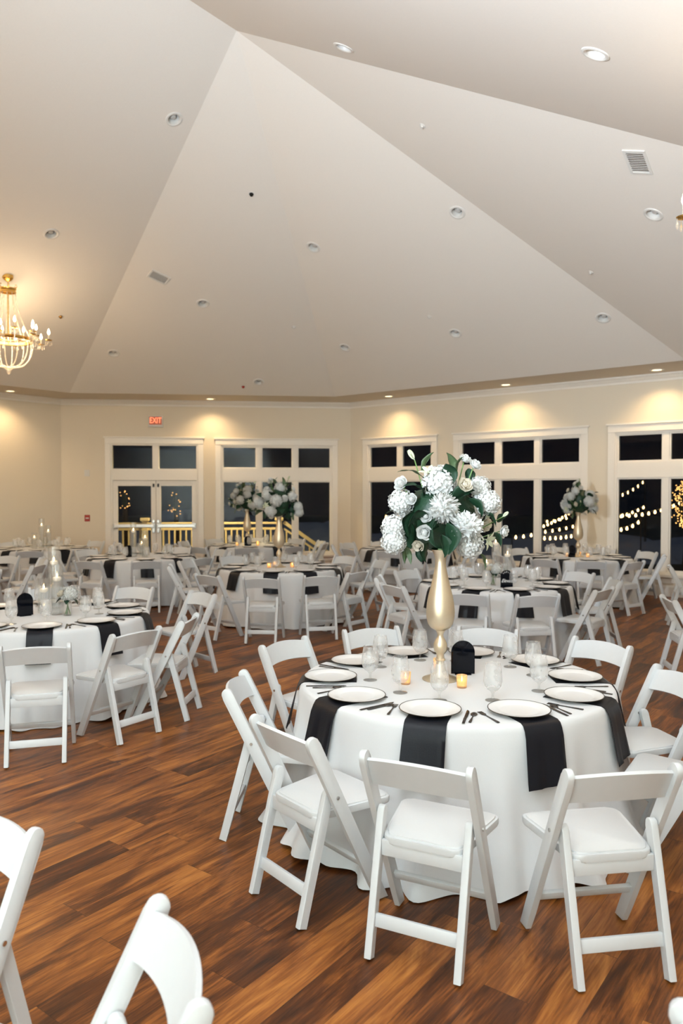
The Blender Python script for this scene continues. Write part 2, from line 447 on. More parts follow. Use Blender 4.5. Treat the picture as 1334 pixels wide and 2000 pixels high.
W0.build('wall_left'); W1.build('wall_back', [door, wA]); W2.build('wall_right', [wB, wC, wD])
W3.build('wall_east'); W4.build('wall_south'); WB.build('wall_rear')

def window(name, W, h, cols):
    s0, s1, z0, zt = h; root = empty(name, W.pt((s0 + s1) / 2, .06, z0)); root['kind'] = 'structure'
    inv = Matrix.Translation(-root.location)
    bm = NB(); fw = .045
    # jamb frame
    W.box(bm, s0, s0 + fw, 0.0, .12, z0, zt, .004); W.box(bm, s1 - fw, s1, 0.0, .12, z0, zt, .004)
    W.box(bm, s0, s1, 0.0, .12, zt - fw, zt, .004); W.box(bm, s0, s1, 0.0, .12, z0, z0 + fw, .004)
    zb0, zb1 = ztr[2], ztr[1]
    W.box(bm, s0 + fw, s1 - fw, .005, .11, zb0 - .02, zb1 + .02, .004)
    cw = (s1 - s0 - 2 * fw) / cols
    for c in range(1, cols):
        x = s0 + fw + cw * c; W.box(bm, x - .055, x + .055, .01, .11, z0 + fw, zt - fw, .004)
    for c in range(cols):                       # sashes
        xa = s0 + fw + cw * c + (.055 if c else 0); xb = s0 + fw + cw * (c + 1) - (.055 if c < cols - 1 else 0)
        for za, zb in ((z0 + fw, zb0 - .02), (zb1 + .02, zt - fw)):
            k = .028
            W.box(bm, xa, xa + k, .03, .09, za, zb, .003); W.box(bm, xb - k, xb, .03, .09, za, zb, .003)
            W.box(bm, xa + k, xb - k, .03, .09, za, za + k, .003); W.box(bm, xa + k, xb - k, .03, .09, zb - k, zb, .003)
    bm.transform(inv); f = obj('window_frame', bm, M_TRIM, root, smooth=False); f['kind'] = 'structure'
    bm = NB(); W.box(bm, s0 + fw * .5, s1 - fw * .5, .055, .061, z0 + fw * .5, zt - fw * .5); bm.transform(inv)
    g = obj('window_glass', bm, M_GLASS, root, smooth=False); g['kind'] = 'structure'
    bm = NB(); cw_ = .12                        # casing on the wall
    W.box(bm, s0 - cw_, s0 + .012, -.025, .0, z0 - .02, zt + cw_, .006); W.box(bm, s1 - .012, s1 + cw_, -.025, .0, z0 - .02, zt + cw_, .006)
    W.box(bm, s0 - cw_, s1 + cw_, -.032, .0, zt - .012, zt + cw_, .006); W.box(bm, s0 - cw_ - .03, s1 + cw_ + .03, -.055, .0, zt + cw_, zt + cw_ + .035, .006)
    bm.transform(inv); f = obj('window_casing', bm, M_TRIM, root, smooth=False); f['kind'] = 'structure'
    bm = NB(); W.box(bm, s0 - cw_ - .03, s1 + cw_ + .03, -.09, .0, z0 - .05, z0 + .004, .006); W.box(bm, s0 - cw_, s1 + cw_, -.022, 0, z0 - .16, z0 - .05, .005)
    bm.transform(inv); f = obj('window_sill', bm, M_TRIM, root, smooth=False); f['kind'] = 'structure'
window('window_1', W1, wA, 3); window('window_2', W2, wB, 2); window('window_3', W2, wC, 3); window('window_4', W2, wD, 3)

# glazed double door with transom
def make_door():
    s0, s1, z0, zt = door; W = W1
    root = empty('door_1', W.pt((s0 + s1) / 2, .06, 0)); root['kind'] = 'structure'; inv = Matrix.Translation(-root.location)
    zh0, zh1 = z1(938), z1(917); sm = (S1(303) + S1(306)) / 2
    bm = NB(); fw = .05
    W.box(bm, s0, s0 + fw, 0, .12, 0, zt, .004); W.box(bm, s1 - fw, s1, 0, .12, 0, zt, .004); W.box(bm, s0 + fw, s1 - fw, 0, .12, zt - fw, zt, .004)
    W.box(bm, s0 + fw, s1 - fw, .0, .12, zh0, zh1 + .02, .004); W.box(bm, sm - .075, sm + .075, .01, .11, zh1 + .02, zt - fw, .004)
    cw_ = .12
    W.box(bm, s0 - cw_, s0 + .012, -.025, 0, 0, zt + cw_, .006); W.box(bm, s1 - .012, s1 + cw_, -.025, 0, 0, zt + cw_, .006)
    W.box(bm, s0 - cw_, s1 + cw_, -.032, 0, zt - .012, zt + cw_, .006); W.box(bm, s0 - cw_ - .03, s1 + cw_ + .03, -.055, 0, zt + cw_, zt + cw_ + .035, .006)
    bm.transform(inv); obj('door_frame', bm, M_TRIM, root, smooth=False)['kind'] = 'structure'
    bm = NB(); W.box(bm, s0 + .02, s1 - .02, .055, .061, zh1, zt - .02); bm.transform(inv); obj('transom_glass', bm, M_GLASS, root, smooth=False)['kind'] = 'structure'
    for a, b, sd in ((s0 + fw, sm - .004, 1), (sm + .004, s1 - fw, -1)):
        bm = NB(); st = .11
        W.box(bm, a, a + st, .035, .085, .01, zh0 - .004, .004); W.box(bm, b - st, b, .035, .085, .01, zh0 - .004, .004)
        W.box(bm, a + st, b - st, .035, .085, zh0 - .004 - .13, zh0 - .004, .004); W.box(bm, a + st, b - st, .035, .085, .01, .26, .004)
        bm.transform(inv); leaf = obj('door_leaf', bm, M_TRIM, root, smooth=False); leaf['kind'] = 'structure'
        bm = NB(); W.box(bm, a + st - .01, b - st + .01, .057, .063, .25, zh0 - .12); bm.transform(inv); obj('door_glass', bm, M_GLASS, leaf, smooth=False)['kind'] = 'structure'
        bm = NB(); zb = z1(1027)
        W.box(bm, a + .03, b - .03, -.045, -.005, zb - .045, zb + .045, .015)
        for x in (a + .06, b - .06): W.box(bm, x - .045, x + .045, -.012, .036, zb - .06, zb + .06, .006)
        bm.transform(inv); obj('push_bar', bm, M_CHROME, leaf, smooth=False)['kind'] = 'structure'
        bm = NB(); hx = b - .05 if sd > 0 else a + .05
        W.box(bm, hx - .03, hx + .03, -.02, .036, zb - .16, zb - .06, .006); W.box(bm, hx - .03, hx + .03, -.02, .036, zb + .07, zb + .14, .006); bm.transform(inv)
        obj('door_latch', bm, M_CHROME, leaf, smooth=False)['kind'] = 'structure'
        bm = NB(); W.box(bm, hx - .02, hx + .02, .0, .036, zh0 - .16, zh0 - .08, .004); bm.transform(inv); obj('top_latch', bm, M_DARK, leaf, smooth=False)['kind'] = 'structure'
make_door()
# crown, baseboards
CROWN = [(.0, 3.92), (.02, 3.92), (.025, 3.955), (.05, 3.97), (.085, 4.01), (.11, 4.02), (.115, 4.05)]
for i, (W, nm) in enumerate(((W0, 'left'), (W1, 'back'), (W2, 'right'), (W3, 'east'), (W4, 'south'), (WB, 'rear'))):
    bm = NB(); W.strip(bm, -.0, W.L, CROWN); struct(obj('trim_%d' % (i + 1), bm, M_TRIM, smooth=False))
    bm = NB()
    spans = [(0, W.L)] if W is not W1 else [(0, door[0] - .12), (door[1] + .12, W.L)]
    for a, b in spans: W.strip(bm, a, b, [(.0, .20), (.012, .20), (.018, .17), (.018, .0)])
    struct(obj('baseboard_' + nm, bm, M_TRIM, smooth=False))

# ------------------------------------------------------------------ ceiling fixtures
def can_light(p, nrm, label, group, lit=False):
    q = (-nrm).to_track_quat('Z', 'Y')     # local +Z points into the ceiling
    root = empty('recessed_light', p, 0, label, 'ceiling light', group); root.rotation_mode = 'QUATERNION'; root.rotation_quaternion = q
    bm = NB(); lathe(bm, [(CR - .012, .006), (CR - .012, -.004), (CR + .004, -.012), (CR + .024, -.008), (CR + .028, .0), (CR + .02, .001)], 28); obj('trim_ring', bm, M_METALW, root)
    bm = NB(); lathe(bm, [(CR - .008, .0), (CR - .016, .05), (CR - .024, .10), (.045, .115), (.0005, .118)], 28); obj('reflector', bm, M_METALW, root)
    bm = NB(); lathe(bm, [(.001, .022), (.03, .026), (.046, .045), (.05, .065), (.035, .10), (.02, .116)] if not lit else [(.0005, .02), (.045, .022), (.068, .035), (.06, .10)], 20)
    obj('lamp_bulb', bm, M_CANLIT if lit else mat('unlit_bulb', (.55, .53, .50), .35), root)
    return root
for (p, k, nn), (_, lab) in zip(can_at, CANS): can_light(p, nn, lab, 'recessed vault lights')
for p, (_, lab) in zip(sof_at, SOFL):
    can_light(p, Vector((0, 0, -1)), lab, 'soffit downlights', True)
    lamp('downlight_lamp', 'SPOT', p + Vector((0, 0, -.015)), 82, (1, .70, .38), aim=p + Vector((0, 0, -3)), spot_size=2.3, spot_blend=1.0, shadow_soft_size=.05)
def ceil_empty(name, u, v, label, cat, group=None, roll=0.0):
    p, k, nn = on_ceiling(u, v); q = (-nn).to_track_quat('Z', 'Y')
    root = empty(name, p, 0, label, cat, group); root.rotation_mode = 'QUATERNION'; root.rotation_quaternion = q @ Matrix.Rotation(roll, 4, 'Z').to_quaternion(); return root
def vent(u, v, xdir, wpx, hpx, label):
    # xdir: the slats' direction as seen; wpx, hpx: how far the grille reaches along and across them in the frame
    p, k, nn = on_ceiling(u, v); P = CEIL_PLANES[k]
    def onp(a, b):
        r = ray(a, b); n_ = (P[1] - P[0]).cross(P[2] - P[0]); return Vector((0, 0, EYE)) + r * (n_.dot(P[0] - Vector((0, 0, EYE))) / n_.dot(r))
    d = Vector(xdir).normalized(); ex = onp(u + d.x * wpx / 2, v + d.y * wpx / 2) - onp(u - d.x * wpx / 2, v - d.y * wpx / 2); wx = ex.length; ex.normalize()
    ez = -nn; ey = ez.cross(ex).normalized()
    a = onp(u, v + 1) - onp(u, v - 1); wy = abs(a.dot(ey)) / 2 * hpx
    root = empty('ceiling_vent', p, 0, label, 'vent', 'slatted ceiling vents'); root.rotation_mode = 'QUATERNION'; root.rotation_quaternion = Matrix((ex, ey, ez)).transposed().to_quaternion()
    bm = NB(); t = .03
    for s in (-1, 1):
        box(bm, (s * (wx / 2 - t / 2), 0, -.008), (t, wy, .016), .003); box(bm, (0, s * (wy / 2 - t / 2), -.008), (wx - 2 * t, t, .016), .003)
    obj('vent_frame', bm, M_METALW, root, smooth=False)
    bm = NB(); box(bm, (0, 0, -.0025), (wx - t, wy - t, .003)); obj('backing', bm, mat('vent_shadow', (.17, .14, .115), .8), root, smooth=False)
    n_ = 11
    for i in range(n_):
        bm = NB(); y = -wy / 2 + t + (wy - 2 * t) * (i + .5) / n_
        box(bm, (0, y, -.009), (wx - 2 * t, (wy - 2 * t) / n_ * .45, .004), 0, Matrix.Rotation(.5, 4, 'X')); obj('slat', bm, M_METALW, root, smooth=False)
vent(1246, 316, (1, .04), 44, 45, 'slatted ceiling vent at upper right of the vault, beside the right chandelier')
vent(310, 541, (36, 17), 40, 20, 'slatted ceiling vent at left of the vault, beside the left chandelier')
def sprinkler(u, v, label, m, r=.035, h=.03):
    root = ceil_empty('ceiling_sprinkler', u, v, label, 'sprinkler', 'small fixtures dotted over the vault')
    bm = NB(); lathe(bm, [(r, .002), (r, -.006), (r * .5, -.010), (r * .35, -h * .7), (r * .7, -h), (.001, -h)], 16); obj('sprinkler_head', bm, m, root)
    bm = NB(); lathe(bm, [(r * 1.25, .001), (r * 1.25, -.004), (r * .9, -.005)], 20); obj('escutcheon', bm, M_METALW, root)
for u, v, lab, m in ((825, 246, 'small pale sprinkler high on the vault between the two creases', M_METALW), (1154, 532, 'small pale sprinkler at right on the vault above the low recessed light', M_METALW),
                     (839, 619, 'tiny pale sprinkler low on the vault, left of the bouquet lamp', M_METALW), (574, 639, 'tiny pale sprinkler low on the vault near the middle', M_METALW),
                     (118, 618, 'tiny tan sprinkler right beside the left chandelier', M_BRASS), (491, 379, 'small black fixture standing out alone on the pale vault', M_DARK),
                     (475, 755, 'tiny red detector just above the soffit', M_RED)):
    sprinkler(u, v, lab, m)

# ------------------------------------------------------------------ chandeliers
def beads(bm, pts, r, per=2):
    P = []
    for a, b in zip(pts, pts[1:]):
        for k in range(4): P.append(Vector(a).lerp(Vector(b), k / 4))
    P.append(Vector(pts[-1])); tube(bm, P, lambda i: r * (.45 + .55 * abs(math.sin(i * PI / 4))) + .0008, 6)
def chandelier(loc, zc, label, energy=70, R=.62):
    """loc: where the main ring hangs; zc: height of the ceiling above it"""
    root = empty('chandelier', loc, 0, label, 'chandelier', 'crystal chandeliers'); H = zc - loc[2]
    bm = NB(); lathe(bm, [(.001, H + .03), (.085, H + .03), (.085, H - .02), (.06, H - .05), (.02, H - .075), (.001, H - .08)], 24); obj('canopy', bm, M_BRASS, root)
    ct = .80
    bm = NB(); tube(bm, [(0, 0, H - .06), (0, 0, ct)], .006, 6); obj('chain', bm, M_BRASS, root)
    bm = NB(); n = 32
    lathe(bm, [(.105, ct - .035), (.13, ct - .035), (.13, ct - .022), (.118, ct), (.13, ct + .022), (.13, ct + .035), (.105, ct + .035), (.105, ct - .035)], n)
    obj('crown_ring', bm, M_BRASS, root)
    for k in range(6):
        a = 2 * PI * k / 6; bm = NB(); x, y = math.cos(a), math.sin(a)
        tube(bm, [(x * .12, y * .12, ct + .03), (x * .15, y * .15, ct + .06), (x * .14, y * .14, ct + .09), (x * .12, y * .12, ct + .085)], .007, 6); obj('crown_scroll', bm, M_BRASS, root)
    bm = NB(); tube(bm, [(0, 0, ct), (0, 0, .0)], .010, 8); obj('centre_rod', bm, M_BRASS, root)
    for k in range(4):
        a = 2 * PI * k / 4 + .4; bm = NB(); tube(bm, [(0, 0, ct - .02), (math.cos(a) * .12, math.sin(a) * .12, ct - .02)], .006, 6); obj('crown_spoke', bm, M_BRASS, root)
        bm = NB(); tube(bm, [(0, 0, .0), (math.cos(a) * .36, math.sin(a) * .36, .0)], .008, 6); obj('ring_spoke', bm, M_BRASS, root)
    bm = NB(); lathe(bm, [(.34, -.02), (.37, -.025), (.385, .0), (.37, .03), (.34, .025), (.34, -.02)], 40); obj('main_ring', bm, M_BRASS, root)
    for k in range(10):
        a = 2 * PI * k / 10; x, y = math.cos(a), math.sin(a); bm = NB()
        beads(bm, [(x * (.12 + .24 * t ** 1.7), y * (.12 + .24 * t ** 1.7), ct - .03 - (ct - .05) * t) for t in [i / 9 for i in range(10)]], .0085); obj('crystal_strand', bm, M_CRYST, root)
    for k in range(12):
        a = 2 * PI * (k + .5) / 12; x, y = math.cos(a), math.sin(a); bm = NB()
        P = []
        for i in range(10):
            t = i / 9; rr = .37 * math.cos(t * PI / 2) ** .75 + .05 * t; P.append((x * rr, y * rr, -.02 - .42 * math.sin(t * PI / 2)))
        beads(bm, P, .010); obj('basket_strand', bm, M_CRYST, root)
    bm = NB(); lathe(bm, [(.001, -.56), (.02, -.545), (.035, -.515), (.03, -.49), (.06, -.47), (.07, -.455), (.03, -.43), (.001, -.43)], 16); obj('crystal_finial', bm, M_CRYST, root)
    for k in range(8):
        a = 2 * PI * (k + .3) / 8; x, y = math.cos(a), math.sin(a)
        for rr, zz, da in ((R, .06, 0.0), (R * .70, .16, PI / 8)):
            ca, sa = math.cos(a + da), math.sin(a + da); bm = NB()
            r1 = rr
            tube(bm, [(ca * .37, sa * .37, .0), (ca * (.37 + (r1 - .37) * .4), sa * (.37 + (r1 - .37) * .4), -.07), (ca * (.37 + (r1 - .37) * .85), sa * (.37 + (r1 - .37) * .85), -.06), (ca * r1, sa * r1, zz - .045)], .009, 8)
            arm = obj('arm', bm, M_CRYST, root)
            bm = NB(); lathe(bm, [(.012, zz - .05), (.05, zz - .04), (.056, zz - .03), (.012, zz - .032)], 14, cx=ca * r1, cy=sa * r1); obj('drip_pan', bm, M_BRASS, arm)
            bm = NB(); lathe(bm, [(.011, zz - .03), (.011, zz + .055), (.001, zz + .056)], 10, cx=ca * r1, cy=sa * r1); obj('candle_sleeve', bm, M_CREAM, arm)
            bm = NB(); lathe(bm, [(.009, zz + .055), (.020, zz + .08), (.021, zz + .10), (.010, zz + .135), (.001, zz + .155)], 10, cx=ca * r1, cy=sa * r1); obj('candle_bulb', bm, M_BULB, arm)
            for q in range(4):
                b_ = 2 * PI * q / 4; bx, by = ca * r1 + math.cos(b_) * .05, sa * r1 + math.sin(b_) * .05; bm = NB()
                lathe(bm, [(.001, zz - .125), (.009, zz - .11), (.012, zz - .09), (.004, zz - .06), (.001, zz - .038)], 6, cx=bx, cy=by); obj('crystal_drop', bm, M_CRYST, arm, ang=10)
    d = bpy.data.lights.new('chandelier_glow', 'POINT'); d.energy = energy; d.color = WARM; d.shadow_soft_size = .45
    lo = bpy.data.objects.new('chandelier_glow', d); COL.objects.link(lo); lo.location = (loc[0], loc[1], loc[2] - .05)
    return root
pL, _, _ = on_ceiling(15, 541)
chandelier((pL.x, pL.y, at_y(15, 664, pL.y).z), pL.z, 'crystal chandelier with brass canopy hanging at the left edge', 95)
# the one cropped at the right edge
cR = Vector((3.02, 5.2)); zR = at_y(1330, 398, 5.2).z
def ceil_z(x, y):
    z = 99
    for P in CEIL_PLANES:
        n_ = (P[1] - P[0]).cross(P[2] - P[0]); z = min(z, P[0].z - (n_.x * (x - P[0].x) + n_.y * (y - P[0].y)) / n_.z)
    return z
chandelier((cR.x, cR.y, zR), ceil_z(*cR), 'crystal chandelier cropped at the upper right edge, only one arm showing', 48)
# another of the hall's chandeliers, seen only as a reflection in the panes
for x, y in ((-7.2, 7.0),):
    chandelier((x, y, ceil_z(x, y) - 1.35), ceil_z(x, y), 'crystal chandelier seen only as a reflection in the dark panes', 260)

# ------------------------------------------------------------------ wall fittings
def text_mesh(s, size, depth=.002, shear=0.0, align='CENTER'):
    c = bpy.data.curves.new('t', 'FONT'); c.body = s; c.size = size; c.extrude = depth; c.shear = shear; c.align_x = align; c.align_y = 'CENTER'
    o = bpy.data.objects.new('t', c); COL.objects.link(o); dg = bpy.context.evaluated_depsgraph_get(); dg.update()
    me = bpy.data.meshes.new_from_object(o.evaluated_get(dg)); bpy.data.objects.remove(o); return me
def exit_sign():
    W = W1; s = S1(305.5); z = z1(823, 305); root = empty('exit_sign', W.pt(s, -.0, z), math.atan2(W.D.y, W.D.x), 'red lit EXIT sign on the wall above the glass doors', 'exit sign')
    bm = NB(); box(bm, (0, -.03, .0), (.33, .05, .24), .006); obj('housing', bm, M_METALW, root, smooth=False)
    bm = NB(); box(bm, (0, -.0575, .012), (.29, .004, .19), .001); obj('face_plate', bm, mat('exit_face', (.45, .16, .10), .5, emit=(1, .2, .1), estr=.12), root, smooth=False)
    me = text_mesh('EXIT', .185, .002); o = bpy.data.objects.new('lettering', me); COL.objects.link(o); o.parent = root
    me.materials.append(M_EXIT); o.location = (0, -.062, .012); o.rotation_euler = (PI / 2, 0, 0); o.scale = (.72, 1, 1)
    bm = NB(); box(bm, (0, -.035, -.125), (.35, .07, .02), .004); obj('lower_ledge', bm, M_METALW, root, smooth=False)
exit_sign()
def plate(u, v, wx, hz, m, name, label, cat, knob):
    W = W1; root = empty(name, W.pt(S1(u), 0, z1(v, u)), math.atan2(W.D.y, W.D.x), label, cat)
    bm = NB(); box(bm, (0, -.008, 0), (wx, .016, hz), .004); obj('face_plate', bm, m, root, smooth=False)
    bm = NB(); box(bm, (0, -.02, 0), knob, .003); obj('lever', bm, M_METALW, root, smooth=False)
plate(170.5, 924, .12, .15, M_METALW, 'light_switch', 'white light switch plate on the beige wall beside the glass doors', 'light switch', (.02, .012, .045))
plate(170.5, 1012, .12, .15, M_RED, 'fire_alarm', 'red fire alarm pull box on the wall beside the glass doors', 'fire alarm', (.07, .02, .03))

# ------------------------------------------------------------------ outside, at night
bm = NB(); box(bm, (0, 45, -.75), (140, 80, .1)); struct(obj('ground_outside', bm, M_LAWN, smooth=False))
bm = NB(); rows = []
for j in range(13):
    row = []
    for i in range(61):
        x, y = -22 + i * .75, 27 + j * .8; h = math.sin(j / 12 * PI) ** .8
        row.append(bm.verts.new((x, y, -.7 + h * (1.55 + .35 * math.sin(x * .8) + .25 * math.sin(x * 2.3 + j)) * (1.0 if x < 0 else .45) + (rnd.uniform(-.13, .13) if 0 < j < 12 else -.1))))
    rows.append(row)
for a, b in zip(rows, rows[1:]):
    for i in range(60): bm.faces.new((a[i], a[i + 1], b[i + 1], b[i]))
struct(obj('stand_in_bank_outside', bm, mat('bluish_bank', (.22, .26, .34), .9, bump=(3, .5))))  # made-up bank, stands in for the bluish car-like shapes outside
lamp('added_bank_fill', 'SUN', (0, 0, 40), .30, (.70, .82, 1.0), aim=(-4, 24, 0), angle=.02)  # added cool light, put in to bring out the bank
def railing():
    off = 1.7
    def P(s, z): return W1.pt(s, off, z)
    bm = NB(); W1.box(bm, -1.5, S1(560), .15, off + .2, -.12, -.02); struct(obj('floor_deck', bm, M_DECK, smooth=False))
    su = lambda u: wall_s(W1.P + W1.N * off, W1.D, u)
    a, b = su(200), su(545); zt = 1.12
    root = empty('deck_railing', P((a + b) / 2, -.02), 0, 'pale yellow deck railing lit outside the glass doors', 'railing'); inv = Matrix.Translation(-root.location)
    def part(nm, f):
        bm = NB(); f(bm); bm.transform(inv); return obj(nm, bm, M_RAIL, root, smooth=False)
    part('top_rail', lambda m: W1.box(m, a, b, off - .06, off + .06, zt - .05, zt, .006))
    part('upper_rail', lambda m: W1.box(m, a, b, off - .025, off + .025, zt - .20, zt - .14, .004))
    part('bottom_rail', lambda m: W1.box(m, a, b, off - .025, off + .025, .08, .14, .004))
    n_ = int((b - a) / .145)
    for i in range(n_):
        s = a + (b - a) * (i + .5) / n_; part('baluster', lambda m: W1.box(m, s - .02, s + .02, off - .02, off + .02, .14, zt - .20, .002))
    for u in (283, 545):
        s = su(u); part('post', lambda m: (W1.box(m, s - .075, s + .075, off - .075, off + .075, -.02, zt + .04, .004), W1.box(m, s - .11, s + .11, off - .11, off + .11, zt + .04, zt + .12, .01)))
    # stair rail going down to the right
    c = su(655); dz = .95
    root2 = empty('stair_railing', P((b + c) / 2, -.7), 0, 'pale yellow stair railing sloping down outside the middle window', 'railing'); inv2 = Matrix.Translation(-root2.location)
    def part2(nm, p, q, sx, sd):
        bm = NB(); bar(bm, p, q, sx, sd, .004, Vector((W1.N.x, W1.N.y, 0))); bm.transform(inv2); obj(nm, bm, M_RAIL, root2, smooth=False)
    b += .12
    part2('hand_rail', P(b, zt - .0), P(c, zt - dz), .12, .09); part2('upper_rail', P(b, zt - .17), P(c, zt - dz - .17), .05, .05); part2('lower_rail', P(b, .16), P(c, .16 - dz), .05, .05)
    for i in range(9):
        t = (i + .5) / 9; s = b + (c - b) * t; part2('baluster', P(s, .16 - dz * t), P(s, zt - .19 - dz * t), .04, .04)
    q = P(c, 0); part2('post', P(c, -.70), P(c, zt - dz + .1), .12, .12)
    lamp('porch_lamp', 'AREA', W1.pt(3.6, .6, 3.4), 300, (1, .76, .36), aim=W1.pt(3.9, 1.8, .4), shape='DISK', size=.5)
railing()
def string_lights(name_label, a, b, sag, n_, r=.034):
    root = empty('string_lights', a, 0, name_label, 'string lights', 'light strings outside the windows'); a, b = Vector(a), Vector(b); P = []
    for i in range(n_ * 2 + 1):
        t = i / (n_ * 2); p = a.lerp(b, t) - a; p.z -= sag * 4 * t * (1 - t); P.append(p)
    bm = NB(); tube(bm, P, .008, 5); obj('wire', bm, M_DARK, root)
    for q in (P[0], P[-1]):
        bm = NB(); tube(bm, [(q.x, q.y, q.z + .02), (q.x, q.y, -.72 - a.z)], .02, 6); obj('pole', bm, M_DARK, root)
    for i in range(n_):
        p = P[2 * i + 1]; bm = NB(); lathe(bm, [(.001, -.13), (r * .8, -.11), (r, -.075), (r * .6, -.03), (.015, .0)], 8, cx=p.x, cy=p.y); 
        bm.transform(Matrix.Translation((0, 0, p.z))); obj('bulb', bm, M_STRING, root)
def px(u, v, Y): return at_y(u, v, Y)
string_lights('lowest string of warm bulbs beyond the right column of the three-column window', px(1058, 1047, 24), px(1140, 1038, 26), .06, 8)
string_lights('second string of warm bulbs from the bottom beyond the three-column window', px(1058, 1036, 27), px(1150, 1016, 29.5), .05, 7)
string_lights('third string of warm bulbs climbing to the right beyond the three-column window', px(1058, 1026, 30), px(1120, 995, 35), .05, 9, .042)
string_lights('topmost string of warm bulbs beyond the three-column window', px(1062, 1016, 37), px(1135, 1000, 41), .1, 6, .05)
string_lights('string of warm bulbs lowest at the left of the right edge window', px(1196, 1030, 24), px(1252, 1012, 25), .12, 5, .042)
string_lights('string of warm bulbs second lowest at the left of the right edge window', px(1196, 1009, 28.5), px(1262, 985, 30), .06, 6, .042)
string_lights('string of warm bulbs rising across the right edge window', px(1196, 1002, 25), px(1345, 970, 27), .22, 12, .042)
string_lights('faint small string of bulbs high in the right edge window', px(1200, 968, 27), px(1260, 935, 30), .1, 6, .025)
string_lights('string of bulbs seen in the middle column of the three-column window', px(1000, 1046, 26), px(1045, 1040, 26), .02, 3, .04)
string_lights('pair of bulbs on a short string beyond the two-column window', px(752, 1004, 26), px(764, 1016, 26), .01, 3, .04)
def lit_tree(u, v, Y, hgt, rad, label, nl):
    p = at_y(u, v, Y); root = empty('lit_tree', (p.x, p.y, -.7), 0, label, 'tree', 'trees wrapped in fairy lights')
    bm = NB(); tube(bm, [(0, 0, 0), (.05, 0, 1.0), (0, .05, p.z + .7)], lambda i: .14 - .03 * i, 8); obj('trunk', bm, M_BARK, root)
    bm = NB(); bmesh.ops.create_icosphere(bm, subdivisions=3, radius=1.0)
    for q in bm.verts: q.co = q.co * (.85 + .3 * rnd.random()); q.co = Vector((q.co.x * rad * .35, q.co.y * rad * .35, q.co.z * hgt * .4 + p.z + .7))
    obj('crown', bm, mat('night_leaves', (.02, .03, .015), .9), root)
    bm = NB()
    for i in range(nl):
        z = rnd.uniform(-1, 1); a = rnd.uniform(0, 2 * PI); rr = math.sqrt(max(0, 1 - z * z)) * rnd.uniform(.25, 1.1)
        c = Vector((rr * math.cos(a) * rad, rr * math.sin(a) * rad, z * hgt * .53 + p.z + .7))
        bmesh.ops.create_icosphere(bm, subdivisions=1, radius=.016, matrix=Matrix.Translation(c))
    o = obj('fairy_lights', bm, M_FAIRY, root); o['kind'] = 'stuff'
lit_tree(1340, 985, 22, 1.3, .48, 'dark tree wrapped in tiny amber lights beyond the right edge window', 330)
lit_tree(343, 985, 27, .9, .28, 'small tree of amber lights beyond the right glass door leaf', 26)
lit_tree(243, 977, 27, .7, .26, 'small tree of amber lights beyond the left glass door leaf', 22)
